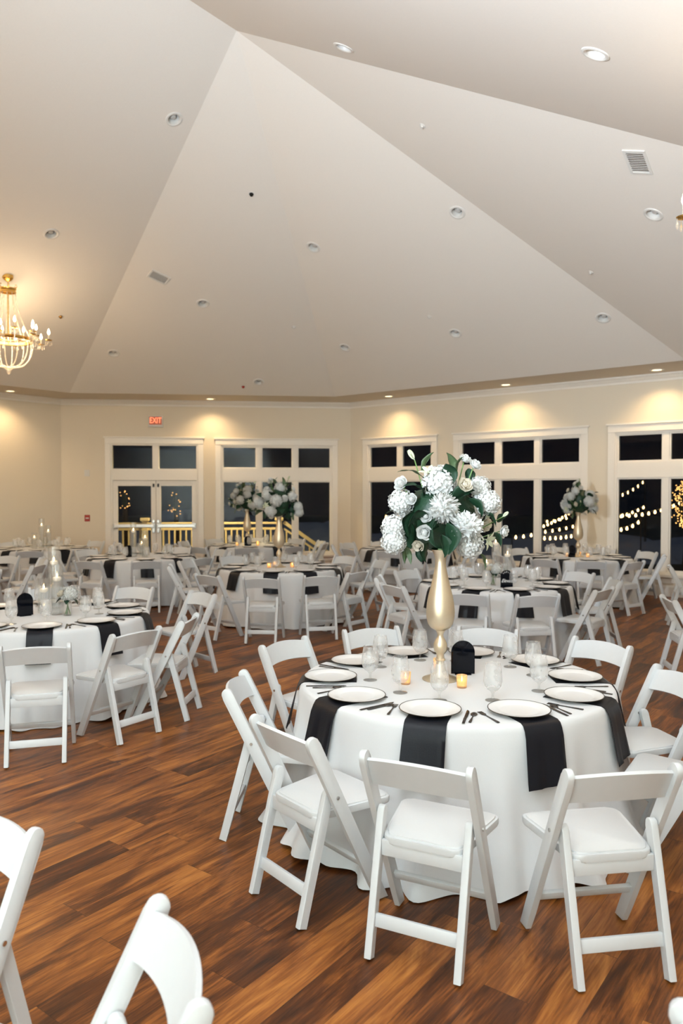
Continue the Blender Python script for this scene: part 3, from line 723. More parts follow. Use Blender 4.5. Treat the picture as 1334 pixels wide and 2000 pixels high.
#PART2
# ------------------------------------------------------------------ folding chair (faces +y)
def make_chair():
    root = empty('folding_chair')
    HP, HR = .222, .186                       # half spacing of the posts and of the rear legs
    foot, top = Vector((0, .20, 0)), Vector((0, -.215, .835))
    pd = (top - foot).normalized()
    def post_y(z): return foot.y + (top.y - foot.y) * z / top.z
    for s in (-1, 1):
        bm = NB()                             # post: profile in its own plane, rounded top, drawn side on
        q = Vector((0, -pd.z, pd.y)) if False else Vector((0, pd.z, -pd.y))
        hw = .031; L = top.z / pd.z; pts = []
        pts += [(-hw * .82, .0 + .022), (hw * 1.05, -.022 + .012)]
        pts += [(hw, .12), (hw, L - .05)]
        pts += [(hw * math.cos(a) * 1.0, L - .035 + .033 * math.sin(a)) for a in [i * PI / 8 for i in range(1, 8)]]
        pts += [(-hw, L - .05), (-hw * .86, .12)]
        vs = [[bm.verts.new(Vector((x, 0, 0)) + foot + q * a + pd * b) for a, b in pts] for x in (s * HP - .0135, s * HP + .0135)]
        bm.faces.new(vs[0]); bm.faces.new(vs[1][::-1]); n_ = len(pts)
        for i in range(n_): bm.faces.new((vs[0][i], vs[1][i], vs[1][(i + 1) % n_], vs[0][(i + 1) % n_]))
        ed = [e for e in bm.edges if (e.verts[0] in vs[0]) == (e.verts[1] in vs[0])]
        bmesh.ops.bevel(bm, geom=ed, offset=.004, segments=2, affect='EDGES', profile=.5)
        for v in bm.verts: v.co.z = max(v.co.z, 0.0)
        obj('leg', bm, M_RESIN, root)
        # rear leg with a rounded head beside the post
        bm = NB(); a = Vector((s * HR, -.235, 0)); b = Vector((s * (HR + .002), post_y(.56) - .005, .575)); d = (b - a).normalized(); q2 = Vector((0, d.z, -d.y))
        hw = .023; L2 = (b - a).length; pts = [(-hw, .006), (hw, -.004), (hw, L2 - .03)] + [(hw * math.cos(t), L2 - .024 + .024 * math.sin(t)) for t in [i * PI / 8 for i in range(1, 8)]] + [(-hw, L2 - .03)]
        vs = [[bm.verts.new(Vector((x, 0, 0)) + a + q2 * u + d * v_) for u, v_ in pts] for x in (-.015, .015)]
        bm.faces.new(vs[0]); bm.faces.new(vs[1][::-1]); n_ = len(pts)
        for i in range(n_): bm.faces.new((vs[0][i], vs[1][i], vs[1][(i + 1) % n_], vs[0][(i + 1) % n_]))
        ed = [e for e in bm.edges if (e.verts[0] in vs[0]) == (e.verts[1] in vs[0])]
        bmesh.ops.bevel(bm, geom=ed, offset=.004, segments=2, affect='EDGES', profile=.5)
        for v in bm.verts: v.co.z = max(v.co.z, 0.0)
        obj('leg', bm, M_RESIN, root)
        bm = NB(); c = Vector((s * (HP + .0), post_y(.545), .545)); tube(bm, [c - Vector((.018, 0, 0)), c + Vector((.018, 0, 0))], .008, 10); obj('pivot_bolt', bm, M_CHROME, root)
    # seat frame, tapered to the rear, and its pad
    def seat_outline(k):
        return rrect([(-.168 + k, -.142 + k), (.168 - k, -.142 + k), (.230 - k, .270 - k), (-.230 + k, .270 - k)], .05 - k * .3)
    bm = NB(); prism(bm, [(x * (1 if y > .03 or abs(x) < .1 else min(1, .205 / max(abs(x), .001)) if abs(x) > .205 else 1), y) for x, y in seat_outline(0)], .437, .468, .006)
    seat = obj('seat', bm, M_RESIN, root)
    bm = NB(); o_ = seat_outline(.012); prism(bm, o_, .462, .4745, .006, 2); obj('seat_pad', bm, M_PAD, root)
    bm = NB(); box(bm, (0, -.128, .418), (HR * 2 - .028, .022, .066), .004); obj('rear_apron', bm, M_RESIN, root)
    bm = NB(); yf = post_y(.185); bar(bm, (-HP + .012, yf, .185), (HP - .012, yf, .185), .04, .020, .004, pd); obj('stretcher', bm, M_RESIN, root)
    bm = NB(); yr = -.235 + (post_y(.56) + .235) * .15 / .575; bar(bm, (-HR + .012, yr, .145), (HR - .012, yr, .145), .052, .020, .004, Vector((0, .2, 1)).normalized()); obj('stretcher', bm, M_RESIN, root)
    # curved backrest with arched edges
    bm = NB(); nx = 14; grid = []
    q = Vector((0, pd.z, -pd.y))
    for side in (0, 1):
        rows = []
        for j in range(5):
            row = []
            for i in range(nx + 1):
                t = i / nx * 2 - 1; x = t * (HP - .012)
                arch = .034 * (1 - t * t)
                lo, hi = .685 + arch * .75, .800 + arch
                z = lo + (hi - lo) * j / 4; base = foot + pd * (z / pd.z)
                off = -.028 * (1 - t * t) - (.008 if side else -.008)
                row.append(bm.verts.new(Vector((x, 0, 0)) + base + q * off))
            rows.append(row)
        grid.append(rows)
    for side, rows in enumerate(grid):
        for j in range(4):
            for i in range(nx): bm.faces.new((rows[j][i], rows[j][i + 1], rows[j + 1][i + 1], rows[j + 1][i]))
    a, b = grid
    for i in range(nx):
        bm.faces.new((a[0][i], a[0][i + 1], b[0][i + 1], b[0][i])); bm.faces.new((a[4][i], a[4][i + 1], b[4][i + 1], b[4][i]))
    for j in range(4):
        bm.faces.new((a[j][0], a[j + 1][0], b[j + 1][0], b[j][0])); bm.faces.new((a[j][nx], a[j + 1][nx], b[j + 1][nx], b[j][nx]))
    obj('backrest', bm, M_RESIN, root, ang=50)
    return Kit(root)
CHAIR = make_chair()

# ------------------------------------------------------------------ table ware prototypes (at the origin; +y points to the table centre)
ZTAB = .765
def make_goblet():
    root = empty('water_goblet')
    bm = NB(); lathe(bm, [(.0315, .062), (.044, .078), (.0515, .105), (.0495, .14), (.043, .185), (.0405, .205)], 24)
    obj('bowl', bm, M_FROST, root)
    bm = NB(); lathe(bm, [(.001, .0), (.041, .0), (.041, .003), (.012, .008), (.0065, .018), (.0065, .036), (.012, .048), (.0315, .062), (.001, .064)], 20); obj('stem', bm, M_CLEAR, root)
    bm = NB(); lathe(bm, [(.001, .066), (.029, .066), (.042, .080), (.0490, .105), (.0470, .14), (.044, .158), (.001, .158)], 20); obj('water', bm, M_WATER, root)
    return Kit(root)
GOBLET = make_goblet()
def make_plate():
    root = empty('dinner_plate')
    bm = NB(); lathe(bm, [(.001, .006), (.085, .006), (.10, .009), (.112, .014), (.150, .019), (.157, .0215), (.157, .0235), (.150, .0225), (.113, .018), (.102, .0135), (.09, .0115), (.001, .0115)], 48)
    obj('dish', bm, M_CHINA, root)
    bm = NB(); lathe(bm, [(.1545, .0238), (.1585, .0245), (.1595, .0225), (.158, .0205), (.1545, .0215)], 48); obj('rim', bm, M_RIM, root)
    return Kit(root)
PLATE = make_plate()
def strip_mesh(path, w, th=.0025, waves=None, seed=0):
    """cloth strip: path in (y, z) with normals, width along x"""
    bm = NB(); nx = 10; r2 = random.Random(seed); ph = r2.uniform(0, 6); rows = []
    for j, (y, z) in enumerate(path):
        a = Vector((0, *path[max(0, j - 1)])); b = Vector((0, *path[min(len(path) - 1, j + 1)])); t = (b - a).normalized(); nrm = Vector((0, t.z, -t.y))
        hang = max(0, min(1, (ZTAB - .02 - (z)) / .25)); row = []
        for i in range(nx + 1):
            s = i / nx * 2 - 1; ww = w / 2 * (1 + .06 * hang * math.sin(ph))
            off = nrm * -(0.006 * hang * math.sin(s * 5 + ph) + .004 * hang * math.sin(s * 11 + ph * 2))
            row.append(Vector((s * ww + .012 * hang * math.sin(ph * 3), y, z + .006 * hang * s * math.sin(ph * 5))) + off)
        rows.append((row, nrm))
    up = [[bm.verts.new(p + nrm * -th) for p in row] for row, nrm in rows]; dn = [[bm.verts.new(p) for p in row] for row, nrm in rows]
    n_, m_ = len(rows), nx + 1
    for g in (up, dn):
        for j in range(n_ - 1):
            for i in range(m_ - 1): bm.faces.new((g[j][i], g[j][i + 1], g[j + 1][i + 1], g[j + 1][i]))
    for j in range(n_ - 1):
        for i in (0, m_ - 1): bm.faces.new((up[j][i], up[j + 1][i], dn[j + 1][i], dn[j][i]))
    for i in range(m_ - 1):
        for j in (0, n_ - 1): bm.faces.new((up[j][i], up[j][i + 1], dn[j][i + 1], dn[j][i]))
    return bm
TR = .915
def napkin_proto(seed, drop, w):
    # local origin at the table centre, the seat lies along -y
    path = [(-.585, ZTAB + .003), (-.66, ZTAB + .003), (-.76, ZTAB + .003), (-.85, ZTAB + .003), (-.895, ZTAB + .002), (-.918, ZTAB - .008), (-.933, ZTAB - .030)]
    k = 8
    for i in range(1, k + 1): path.append((-.940 - .056 * i / k, ZTAB - .03 - (drop - .03) * i / k))
    path = [(y, z) for y, z in path]
    o = obj('napkin', strip_mesh(path, w, seed=seed), M_NAPKIN, ang=80); return o
NAPKINS = [napkin_proto(s, d, w) for s, d, w in ((1, .27, .205), (2, .25, .20), (3, .29, .21), (4, .22, .195))]
nap_used = [False] * 4
def fork_bm():
    bm = NB(); T = .0035
    prism(bm, [(-.0065, -.095), (.0065, -.095), (.0075, -.08), (.0035, -.01), (.0032, .03), (.011, .045), (.0125, .06), (-.0125, .06), (-.011, .045), (-.0032, .03), (-.0035, -.01), (-.0075, -.08)], .001, .001 + T)
    for i in range(4): box(bm, (-.0105 + .007 * i, .078, .0028), (.0034, .038, .003))
    return bm
def knife_bm():
    bm = NB(); prism(bm, [(-.007, -.115), (.007, -.115), (.0075, -.03), (.006, -.02), (.0105, .0), (.0115, .07), (.009, .10), (-.002, .118), (-.006, .10), (-.006, -.02), (-.0075, -.03)], .001, .0045, .0012); return bm
def spoon_bm():
    bm = NB(); prism(bm, [(-.0065, -.085), (.0065, -.085), (.0075, -.07), (.003, .0), (.003, .03), (-.003, .03), (-.003, .0), (-.0075, -.07)], .001, .004)
    m = Matrix.Translation((0, .055, .004)) @ Matrix.Diagonal((.018, .029, .006, 1)); bmesh.ops.create_uvsphere(bm, u_segments=14, v_segments=8, radius=1, matrix=m); return bm
CUT = {'fork': obj('fork', fork_bm(), M_STEEL), 'knife': obj('knife', knife_bm(), M_STEEL), 'spoon': obj('spoon', spoon_bm(), M_STEEL)}
cut_used = {k: False for k in CUT}
def copy1(o, used):
    if not used: return o
    q = o.copy(); COL.objects.link(q); return q

def make_votive():
    root = empty('votive_candle')
    bm = NB(); lathe(bm, [(.001, .0), (.026, .0), (.028, .004), (.032, .072), (.029, .073), (.026, .012), (.001, .010)], 20); obj('glass_cup', bm, M_AMBER, root)
    bm = NB(); lathe(bm, [(.001, .012), (.0255, .012), (.027, .040), (.012, .037), (.001, .036)], 16); obj('wax', bm, M_WARMWAX, root)
    bm = NB(); lathe(bm, [(.001, .038), (.004, .044), (.0045, .050), (.001, .066)], 8); obj('flame', bm, M_FLAME, root)
    return Kit(root)
VOTIVE = make_votive()
def make_cyl(name, h, r, wl):
    root = empty('candle_cylinder')
    bm = NB(); lathe(bm, [(.001, .0), (r * .9, .0), (r, .006), (r, h), (r - .004, h), (r - .004, .012), (.001, .012)], 28); obj('glass_cylinder', bm, M_CLEAR, root)
    bm = NB(); lathe(bm, [(.001, .013), (r - .006, .013), (r - .006, wl), (.001, wl)], 24); obj('water', bm, M_WATER, root)
    bm = NB(); lathe(bm, [(.001, wl - .012), (.024, wl - .012), (.036, wl + .006), (.036, wl + .020), (.030, wl + .024), (.001, wl + .022)], 20); cw = obj('floating_candle', bm, M_WAX, root)
    bm = NB(); lathe(bm, [(.001, wl + .022), (.006, wl + .032), (.007, wl + .040), (.001, wl + .062)], 10); obj('flame', bm, M_FLAME, cw)
    return Kit(root)
CYLS = [make_cyl('tall', .60, .055, .44), make_cyl('medium', .46, .055, .32), make_cyl('short', .32, .055, .20)]

# ------------------------------------------------------------------ flowers
def frame_of(n):
    n = n.normalized(); x = n.cross(Vector((.13, .31, .94))).normalized(); return x, n.cross(x), n
def petal(bm, base, out, up, L, W, curl, nx=3, ny=4, tip=.35):
    out = out.normalized(); side = out.cross(up).normalized(); grid = []
    for j in range(ny + 1):
        t = j / ny; ang_ = curl * t; c = base + out * (L * t * math.cos(ang_ * .5)) + up * (L * t * math.sin(ang_ * .5))
        ww = W * (math.sin(PI * (.12 + .80 * t)) ** .8) * (1 - tip * max(0, t - .7) / .3)
        grid.append([bm.verts.new(c + side * (ww * (i / nx * 2 - 1)) + up * (.16 * W * (i / nx * 2 - 1) ** 2)) for i in range(nx + 1)])
    for a, b in zip(grid, grid[1:]):
        for i in range(nx): bm.faces.new((a[i], a[i + 1], b[i + 1], b[i]))
def fib(n):
    for i in range(n):
        z = 1 - 2 * (i + .5) / n; a = i * 2.399963; r = math.sqrt(1 - z * z); yield Vector((r * math.cos(a), r * math.sin(a), z))
def hydrangea_bm(seed, n=190):
    r2 = random.Random(seed); bm = NB(); bmesh.ops.create_icosphere(bm, subdivisions=2, radius=.86)
    for p in fib(n):
        if p.z < -.72: continue
        q = p * r2.uniform(.86, 1.06); n_ = (p + Vector((r2.uniform(-.35, .35), r2.uniform(-.35, .35), r2.uniform(-.35, .35)))).normalized(); x, y, z = frame_of(n_); a0 = r2.uniform(0, 6)
        for k in range(4):
            a = a0 + k * PI / 2; petal(bm, q, x * math.cos(a) + y * math.sin(a), z, .165, .085, r2.uniform(.1, .8), 2, 2, .2)
    return bm
def shaggy_bm(seed, n=300):
    r2 = random.Random(seed); bm = NB(); bmesh.ops.create_icosphere(bm, subdivisions=2, radius=.66)
    for p in fib(n):
        if p.z < -.55: continue
        q = p * .45; x, y, z = frame_of(p); o_ = (p * 1.0 + Vector((r2.uniform(-.45, .45), r2.uniform(-.45, .45), r2.uniform(-.3, .5)))).normalized()
        s = (x + y * r2.uniform(-1, 1)).normalized(); petal(bm, q, o_, s, r2.uniform(.40, .56), .11, r2.uniform(-.2, 1.0), 2, 3, .3)
    return bm
def rose_bm(seed):
    r2 = random.Random(seed); bm = NB(); bmesh.ops.create_uvsphere(bm, u_segments=10, v_segments=8, radius=.42, matrix=Matrix.Translation((0, 0, .12)))
    for layer, (rr, lean, L, W, nn) in enumerate(((.16, 1.25, .95, .40, 3), (.26, 1.05, 1.05, .50, 4), (.36, .80, 1.10, .58, 5), (.42, .45, 1.05, .62, 5))):
        for k in range(nn):
            a = 2 * PI * k / nn + layer * .7 + r2.uniform(-.1, .1); d = Vector((math.cos(a), math.sin(a), 0)); o_ = (d * math.cos(lean) + Vector((0, 0, 1)) * math.sin(lean)).normalized()
            petal(bm, d * rr * .5 + Vector((0, 0, -.38)), o_, -d * math.sin(lean) + Vector((0, 0, 1)) * math.cos(lean), L, W, .75 - .45 * layer / 3, 4, 5, .1)
    return bm
def lily_bm(seed, open_=.62):
    r2 = random.Random(seed); bm = NB()
    for k in range(6):
        a = 2 * PI * k / 6; d = Vector((math.cos(a), math.sin(a), 0)); ln = open_ + (.10 if k % 2 else 0)
        o_ = (Vector((0, 0, 1)) * math.cos(ln) + d * math.sin(ln)); petal(bm, d * .08, o_, (d * math.cos(ln) - Vector((0, 0, 1)) * math.sin(ln)), 1.5, .34, 1.0 if open_ > .4 else -.35, 3, 5, .7)
    lathe(bm, [(.02, -.35), (.10, -.1), (.15, .25), (.05, .4)], 8); return bm
def leaf_bm(seed, W=.36):
    r2 = random.Random(seed); bm = NB(); nx, ny = 4, 8; top, bot = [], []
    for j in range(ny + 1):
        t = j / ny; ww = W * math.sin(PI * min(1, .04 + t ** .85 * .96)) ** .9 + .006
        c = Vector((0, t, .20 * math.sin(t * 2.2) - .25 * t * t)); row = []
        for i in range(nx + 1):
            s = i / nx * 2 - 1; row.append(c + Vector((s * ww, 0, .13 * abs(s) * ww * 2 + .02 * math.sin(t * 14 + abs(s) * 2))))
        top.append([bm.verts.new(p) for p in row]); bot.append([bm.verts.new(p - Vector((0, 0, .012))) for p in row])
    for g in (top, bot):
        for j in range(ny):
            for i in range(nx): bm.faces.new((g[j][i], g[j][i + 1], g[j + 1][i + 1], g[j + 1][i]))
    for j in range(ny):
        for i in (0, nx): bm.faces.new((top[j][i], top[j + 1][i], bot[j + 1][i], bot[j][i]))
    return bm
FL = {}
def proto_mesh(name, bm, m, ang=60):
    bmesh.ops.recalc_face_normals(bm, faces=bm.faces) if False else None
    me = bpy.data.meshes.new(name); bm.to_mesh(me); bm.free(); me.materials.append(m)
    me.polygons.foreach_set('use_smooth', [True] * len(me.polygons)); FL.setdefault(name, []).append(me)
proto_mesh('hydrangea', hydrangea_bm(1), M_PETAL); proto_mesh('hydrangea', hydrangea_bm(2), M_PETAL)
proto_mesh('chrysanthemum', shaggy_bm(3), M_PETAL); proto_mesh('rose', rose_bm(1), M_PETAL); proto_mesh('cream_rose', rose_bm(2), M_CREAM)
proto_mesh('lily', lily_bm(1), M_LILY); proto_mesh('lily_bud', lily_bm(2, .16), M_LILY)
proto_mesh('leaf', leaf_bm(1), M_LEAF); proto_mesh('slim_leaf', leaf_bm(2, .15), M_LEAF2); proto_mesh('olive_leaf', leaf_bm(3, .28), M_LEAF2)
def put_mesh(kind, name, parent, loc, direction, size, i=0, spin=0.0):
    me = FL[kind][i % len(FL[kind])]; o = bpy.data.objects.new(name, me); COL.objects.link(o); o.parent = parent
    d = Vector(direction).normalized()
    if kind.endswith('leaf'):
        y = d; x = y.cross(Vector((0, .3, 1))).normalized(); z = x.cross(y); m = Matrix((x, y, z)).transposed()
        q = m.to_quaternion() @ Matrix.Rotation(spin, 3, 'Y').to_quaternion()
    else: q = d.to_track_quat('Z', 'Y') @ Matrix.Rotation(spin, 3, 'Z').to_quaternion()
    o.rotation_mode = 'QUATERNION'; o.rotation_quaternion = q; o.location = loc; o.scale = (size, size, size) if not isinstance(size, tuple) else size
    return o
def make_bouquet():
    """sits on the vase mouth (origin); x right, y away, z up; metres from pixel offsets in the near bouquet"""
    root = empty('flower_arrangement'); k = .00304
    def P(u, v, y): return Vector(((u - 866) * k, y, (1085 - v) * k))
    C = Vector((0, 0, .22))
    items = [('hydrangea', 862, 953, -.02, .098), ('chrysanthemum', 865, 1002, -.17, .100), ('hydrangea', 772, 1040, -.10, .072), ('hydrangea', 771, 1066, -.12, .070), ('hydrangea', 788, 991, -.03, .075),
             ('chrysanthemum', 905, 1038, -.19, .105), ('hydrangea', 914, 1070, -.14, .080), ('hydrangea', 955, 992, -.07, .072), ('hydrangea', 942, 962, .0, .066), ('chrysanthemum', 800, 1000, .10, .06),
             ('hydrangea', 880, 985, .20, .09), ('hydrangea', 820, 1010, .22, .09), ('hydrangea', 930, 1020, .22, .09), ('hydrangea', 850, 1060, .24, .085),
             ('rose', 787, 955, -.05, .044), ('cream_rose', 905, 958, -.15, .044), ('rose', 827, 1046, -.20, .046), ('rose', 831, 1017, -.16, .036), ('rose', 931, 919, -.02, .040), ('rose', 914, 907, .02, .038),
             ('rose', 984, 1047, -.06, .040), ('rose', 806, 985, -.10, .034), ('cream_rose', 818, 1073, -.12, .036), ('cream_rose', 955, 1035, .02, .045), ('cream_rose', 880, 1090, .12, .04),
             ('lily_bud', 812, 906, -.02, .040), ('lily', 841, 934, -.04, .042), ('lily_bud', 985, 1018, -.05, .026), ('lily', 948, 1062, -.14, .040), ('lily_bud', 960, 1025, .1, .03), ('lily', 870, 1030, .3, .045)]
    for i, (kind, u, v, y, s) in enumerate(items):
        p = P(u, v, y); d = (p - C); d.y -= .24
        if kind == 'lily_bud': d = Vector((p.x * 2 - .05, -.05, .6))
        if kind == 'lily': d = Vector((p.x * 1.2, -.25, .45 if v < 1000 else -.1))
        nm = {'cream_rose': 'rose'}.get(kind, kind)
        o = put_mesh(kind, nm, root, p, d, s, i, rnd.uniform(0, 6))
        if kind.startswith('lily') or (kind == 'rose' and v < 960) or u > 975:
            bm = NB(); a = P(868, 1060, 0) * .5 + p * .0; m_ = (a + p) / 2 + Vector((0, 0, -.02)); tube(bm, [a, m_, p - d.normalized() * s * .3], .0035, 6); obj('stem', bm, M_STEM, root)
    leaves = [('leaf', 848, 1020, -.20, (-.1, -.3, -1), .17), ('leaf', 868, 1030, -.22, (.1, -.25, -1), .18), ('leaf', 835, 1015, -.17, (-.9, -.3, -.4), .14), ('leaf', 812, 1010, -.12, (-.3, -.2, -1), .16), ('leaf', 806, 1032, -.10, (-.1, -.2, -1), .15),
              ('leaf', 885, 955, -.08, (-.3, -.2, .8), .13), ('leaf', 884, 985, -.10, (.6, -.2, .3), .14), ('leaf', 915, 985, -.10, (.5, -.2, -.6), .13), ('leaf', 830, 970, -.06, (-.6, -.2, .2), .13), ('leaf', 842, 975, -.1, (.3, -.2, -.7), .12),
              ('leaf', 940, 1010, -.08, (.6, -.1, -.5), .12), ('leaf', 960, 1050, -.06, (.5, -.1, -.6), .10), ('leaf', 858, 1052, -.20, (.2, -.2, -1), .13), ('leaf', 826, 1075, -.05, (.0, -.2, -1), .10), ('leaf', 838, 1068, -.1, (-.2, -.2, -1), .12),
              ('olive_leaf', 890, 935, .0, (-.25, 0, 1), .13), ('olive_leaf', 897, 932, -.02, (.3, 0, .9), .10), ('olive_leaf', 955, 1012, -.05, (.6, 0, .6), .10), ('olive_leaf', 925, 945, -.03, (-.3, -.1, -.7), .10),
              ('slim_leaf', 832, 945, -.03, (-1, 0, .35), .16), ('slim_leaf', 828, 930, -.02, (.5, 0, .9), .13), ('slim_leaf', 835, 935, .0, (.1, 0, 1), .10), ('slim_leaf', 800, 1070, -.08, (-.2, 0, -1), .12), ('slim_leaf', 935, 1085, -.05, (.5, 0, -1), .12), ('slim_leaf', 795, 1075, -.1, (.3, 0, -1), .11),
              ('leaf', 905, 1000, .18, (.5, .5, .4), .15), ('leaf', 850, 990, .2, (-.4, .6, .4), .15), ('leaf', 930, 1060, .15, (.6, .5, -.5), .14), ('leaf', 810, 1050, .15, (-.6, .5, -.4), .14), ('leaf', 870, 1065, .2, (0, .7, -.6), .15),
              ('leaf', 975, 1030, -.03, (.5, -.1, .4), .08), ('leaf', 790, 1015, -.02, (-.7, -.1, .1), .10), ('leaf', 920, 925, .0, (.1, 0, -.9), .09), ('leaf', 840, 955, -.02, (-.2, -.2, -.9), .12)]
    for kind, u, v, y, d, s in leaves: put_mesh(kind, 'leaf', root, P(u, v, y), d, s, 0, rnd.uniform(-.5, .5))
    bm = NB(); bmesh.ops.create_icosphere(bm, subdivisions=3, radius=1.0, matrix=Matrix.Translation((0, .03, .20)) @ Matrix.Diagonal((.20, .16, .20, 1)))
    for v in bm.verts: v.co += Vector((rnd.uniform(-.02, .02), rnd.uniform(-.02, .02), rnd.uniform(-.02, .02)))
    obj('foliage', bm, M_LEAF, root)
    bm = NB(); tube(bm, [(0, 0, -.14), (0, 0, .08)], .022, 8); obj('stem_bundle', bm, M_STEM, root)
    return Kit(root)
BOUQUET = make_bouquet()
def make_vase():
    root = empty('trumpet_vase')
    bm = NB(); lathe(bm, [(.001, .0), (.106, .0), (.108, .006), (.100, .010), (.07, .018), (.045, .038), (.030, .070), (.023, .105), (.0225, .112)], 40); obj('foot', bm, M_GOLD, root)
    bm = NB(); lathe(bm, [(.0225, .110), (.030, .114), (.031, .122), (.024, .128), (.022, .150), (.026, .160), (.036, .172), (.0415, .195), (.040, .215), (.030, .238), (.021, .252), (.018, .262), (.0185, .275), (.026, .290), (.0265, .296)], 40); obj('stem', bm, M_GOLD, root)
    bm = NB(); lathe(bm, [(.026, .294), (.036, .299), (.058, .312), (.074, .335), (.0835, .375), (.085, .41), (.081, .455), (.072, .505), (.058, .56), (.045, .615), (.035, .665), (.0315, .70), (.033, .725), (.040, .750), (.054, .778), (.051, .779), (.036, .750), (.028, .70), (.028, .66)], 48); obj('vase_body', bm, M_GOLD, root)
    return Kit(root)
VASE = make_vase()
def make_posy():
    root = empty('bud_vase')
    bm = NB(); lathe(bm, [(.001, .0), (.033, .0), (.036, .004), (.036, .13), (.033, .13), (.033, .01), (.001, .01)], 20); obj('glass_jar', bm, M_CLEAR, root)
    bm = NB()
    for i in range(1): tube(bm, [(-.02, .0, .012), (.0, .0, .08), (.006, .0, .15)], .006, 6)
    obj('stem', bm, M_STEM, root)
    for x, y in ((.02, .01), (.0, -.02), (-.01, .02)):
        bm = NB(); tube(bm, [(x, y, .012), (x * .2, y * .2, .08), (-x * .8, -y * .8, .16)], .005, 6); obj('stem', bm, M_STEM, root)
    return Kit(root)
JAR = make_posy()
def make_posy_flowers():
    root = empty('flower_posy')
    for i, (kind, x, y, z, s) in enumerate((('hydrangea', .035, -.02, .055, .066), ('cream_rose', -.045, -.02, .055, .042), ('rose', -.02, .03, .085, .042), ('hydrangea', .03, .05, .05, .042), ('rose', -.055, .02, .02, .035), ('rose', .0, -.055, .02, .034))):
        put_mesh(kind, 'rose' if 'rose' in kind else kind, root, (x, y, z), (x, y - .02, .07), s, i)
    for d, s in (((1, -.3, -.5), .10), ((-.9, -.3, -.4), .09), ((.2, -.9, -.5), .08), ((-.3, .6, .4), .09), ((-1, 0, .3), .07), ((.9, .4, -.1), .08)): put_mesh('leaf', 'leaf', root, (d[0] * .02, d[1] * .02, .01), d, s)
    bm = NB(); lathe(bm, [(.004, -.035), (.022, -.01), (.04, .02), (.03, .06), (.001, .07)], 10); obj('foliage', bm, M_LEAF, root); return Kit(root)
POSY = make_posy_flowers()
def table_sign(loc, rz, label, text=None):
    root = empty('table_sign', loc, rz, label, 'table sign', 'black arched table signs')
    hw, h = .0725, .205; pts = [(-hw, 0), (hw, 0)] + [(hw * math.cos(a), h - hw + hw * math.sin(a)) for a in [i * PI / 20 for i in range(21)]]
    bm = NB(); prism(bm, pts, -.0015, .0015); bm.transform(Matrix.Rotation(PI / 2, 4, 'X')); bm.transform(Matrix.Translation((0, 0, .004))); obj('arched_panel', bm, M_ACRYL, root, smooth=False)
    bm = NB(); box(bm, (0, 0, .003), (.10, .045, .006), .001); obj('base', bm, M_ACRYL, root, smooth=False)
    if text:
        me = text_mesh(text, .058, .0004, .42); me.materials.append(M_INK); o = bpy.data.objects.new('lettering', me); COL.objects.link(o); o.parent = root
        o.location = (.0, -.0026, .082); o.rotation_euler = (PI / 2, 0, 0); o.scale = (.82, 1, 1)
        for i, ch in enumerate('TABLE'):
            a = math.radians(140 - 25 * i); me = text_mesh(ch, .022, .0004); me.materials.append(M_INK); o = bpy.data.objects.new('letter', me); COL.objects.link(o); o.parent = root
            o.location = (math.cos(a) * .050, -.0026, h - hw + .004 + math.sin(a) * .050); o.rotation_euler = (PI / 2, -(a - PI / 2), 0)
    return root

# ------------------------------------------------------------------ tables
def cloth_bm(seed, flare=.12, amp=.10, lobe=.035):
    r2 = random.Random(seed); bm = NB(); n = 288
    fr = [(r2.choice([9, 11, 13, 14, 17]), r2.uniform(0, 6), r2.uniform(.5, 1)) for _ in range(4)] + [(r2.choice([23, 26, 29, 31]), r2.uniform(0, 6), .35)]
    def fold(a): return math.tanh(sum(w_ * math.sin(k * a + p) for k, p, w_ in fr) / 1.7)
    prof = [(.25, ZTAB, 0), (.6, ZTAB, 0), (.86, ZTAB, 0), (.897, ZTAB - .001, 0), (.912, ZTAB - .006, .0), (.921, ZTAB - .018, .01), (.926, ZTAB - .04, .03)]
    for i in range(1, 12):
        t = i / 11; prof.append((.927 + .045 * t +  flare * t ** 3, ZTAB - .04 - (ZTAB - .05) * t, .02 + .98 * t ** 1.25))
    rings = []; c = bm.verts.new((0, 0, ZTAB))
    for r_, z, t in prof:
        ring = []
        for i in range(n):
            a = 2 * PI * i / n; f = fold(a); hem = .018 * t * t * math.sin(5 * a + 1.3) + .012 * t * t * f
            rr = r_ + t * (amp * f + .010 * math.sin(3 * a + seed)) + t ** 4 * lobe * math.sin(23 * a + seed * 2 + 1.5 * f)
            ring.append(bm.verts.new((rr * math.cos(a), rr * math.sin(a), max(.006, z + hem))))
        rings.append(ring)
    for i in range(n): bm.faces.new((c, rings[0][i], rings[0][(i + 1) % n]))
    for a, b in zip(rings, rings[1:]):
        for i in range(n): bm.faces.new((a[i], b[i], b[(i + 1) % n], a[(i + 1) % n]))
    return bm
CLOTHS = []
for s, fl in ((3, (.12, .10, .035)), (5, (.05, .075, .018)), (8, (.05, .075, .02))):
    o = obj('tablecloth', cloth_bm(s, *fl), M_LINEN, ang=80); CLOTHS.append([o, False])
def make_table():
    root = empty('round_table')
    bm = NB(); lathe(bm, [(.001, .735), (.895, .735), (.905, .738), (.905, .756), (.895, .760), (.001, .760)], 64); obj('tabletop', bm, mat('plywood_top', (.45, .32, .2), .6), root)
    for k in range(4):
        a = PI / 4 + k * PI / 2; x, y = math.cos(a) * .62, math.sin(a) * .62; bm = NB()
        tube(bm, [(x, y, .0), (x, y, .74)], .017, 10); obj('leg', bm, M_METALW, root)
    return Kit(root)
TABLE = make_table()
ORD = ['first', 'second', 'third', 'fourth', 'fifth', 'sixth', 'seventh']
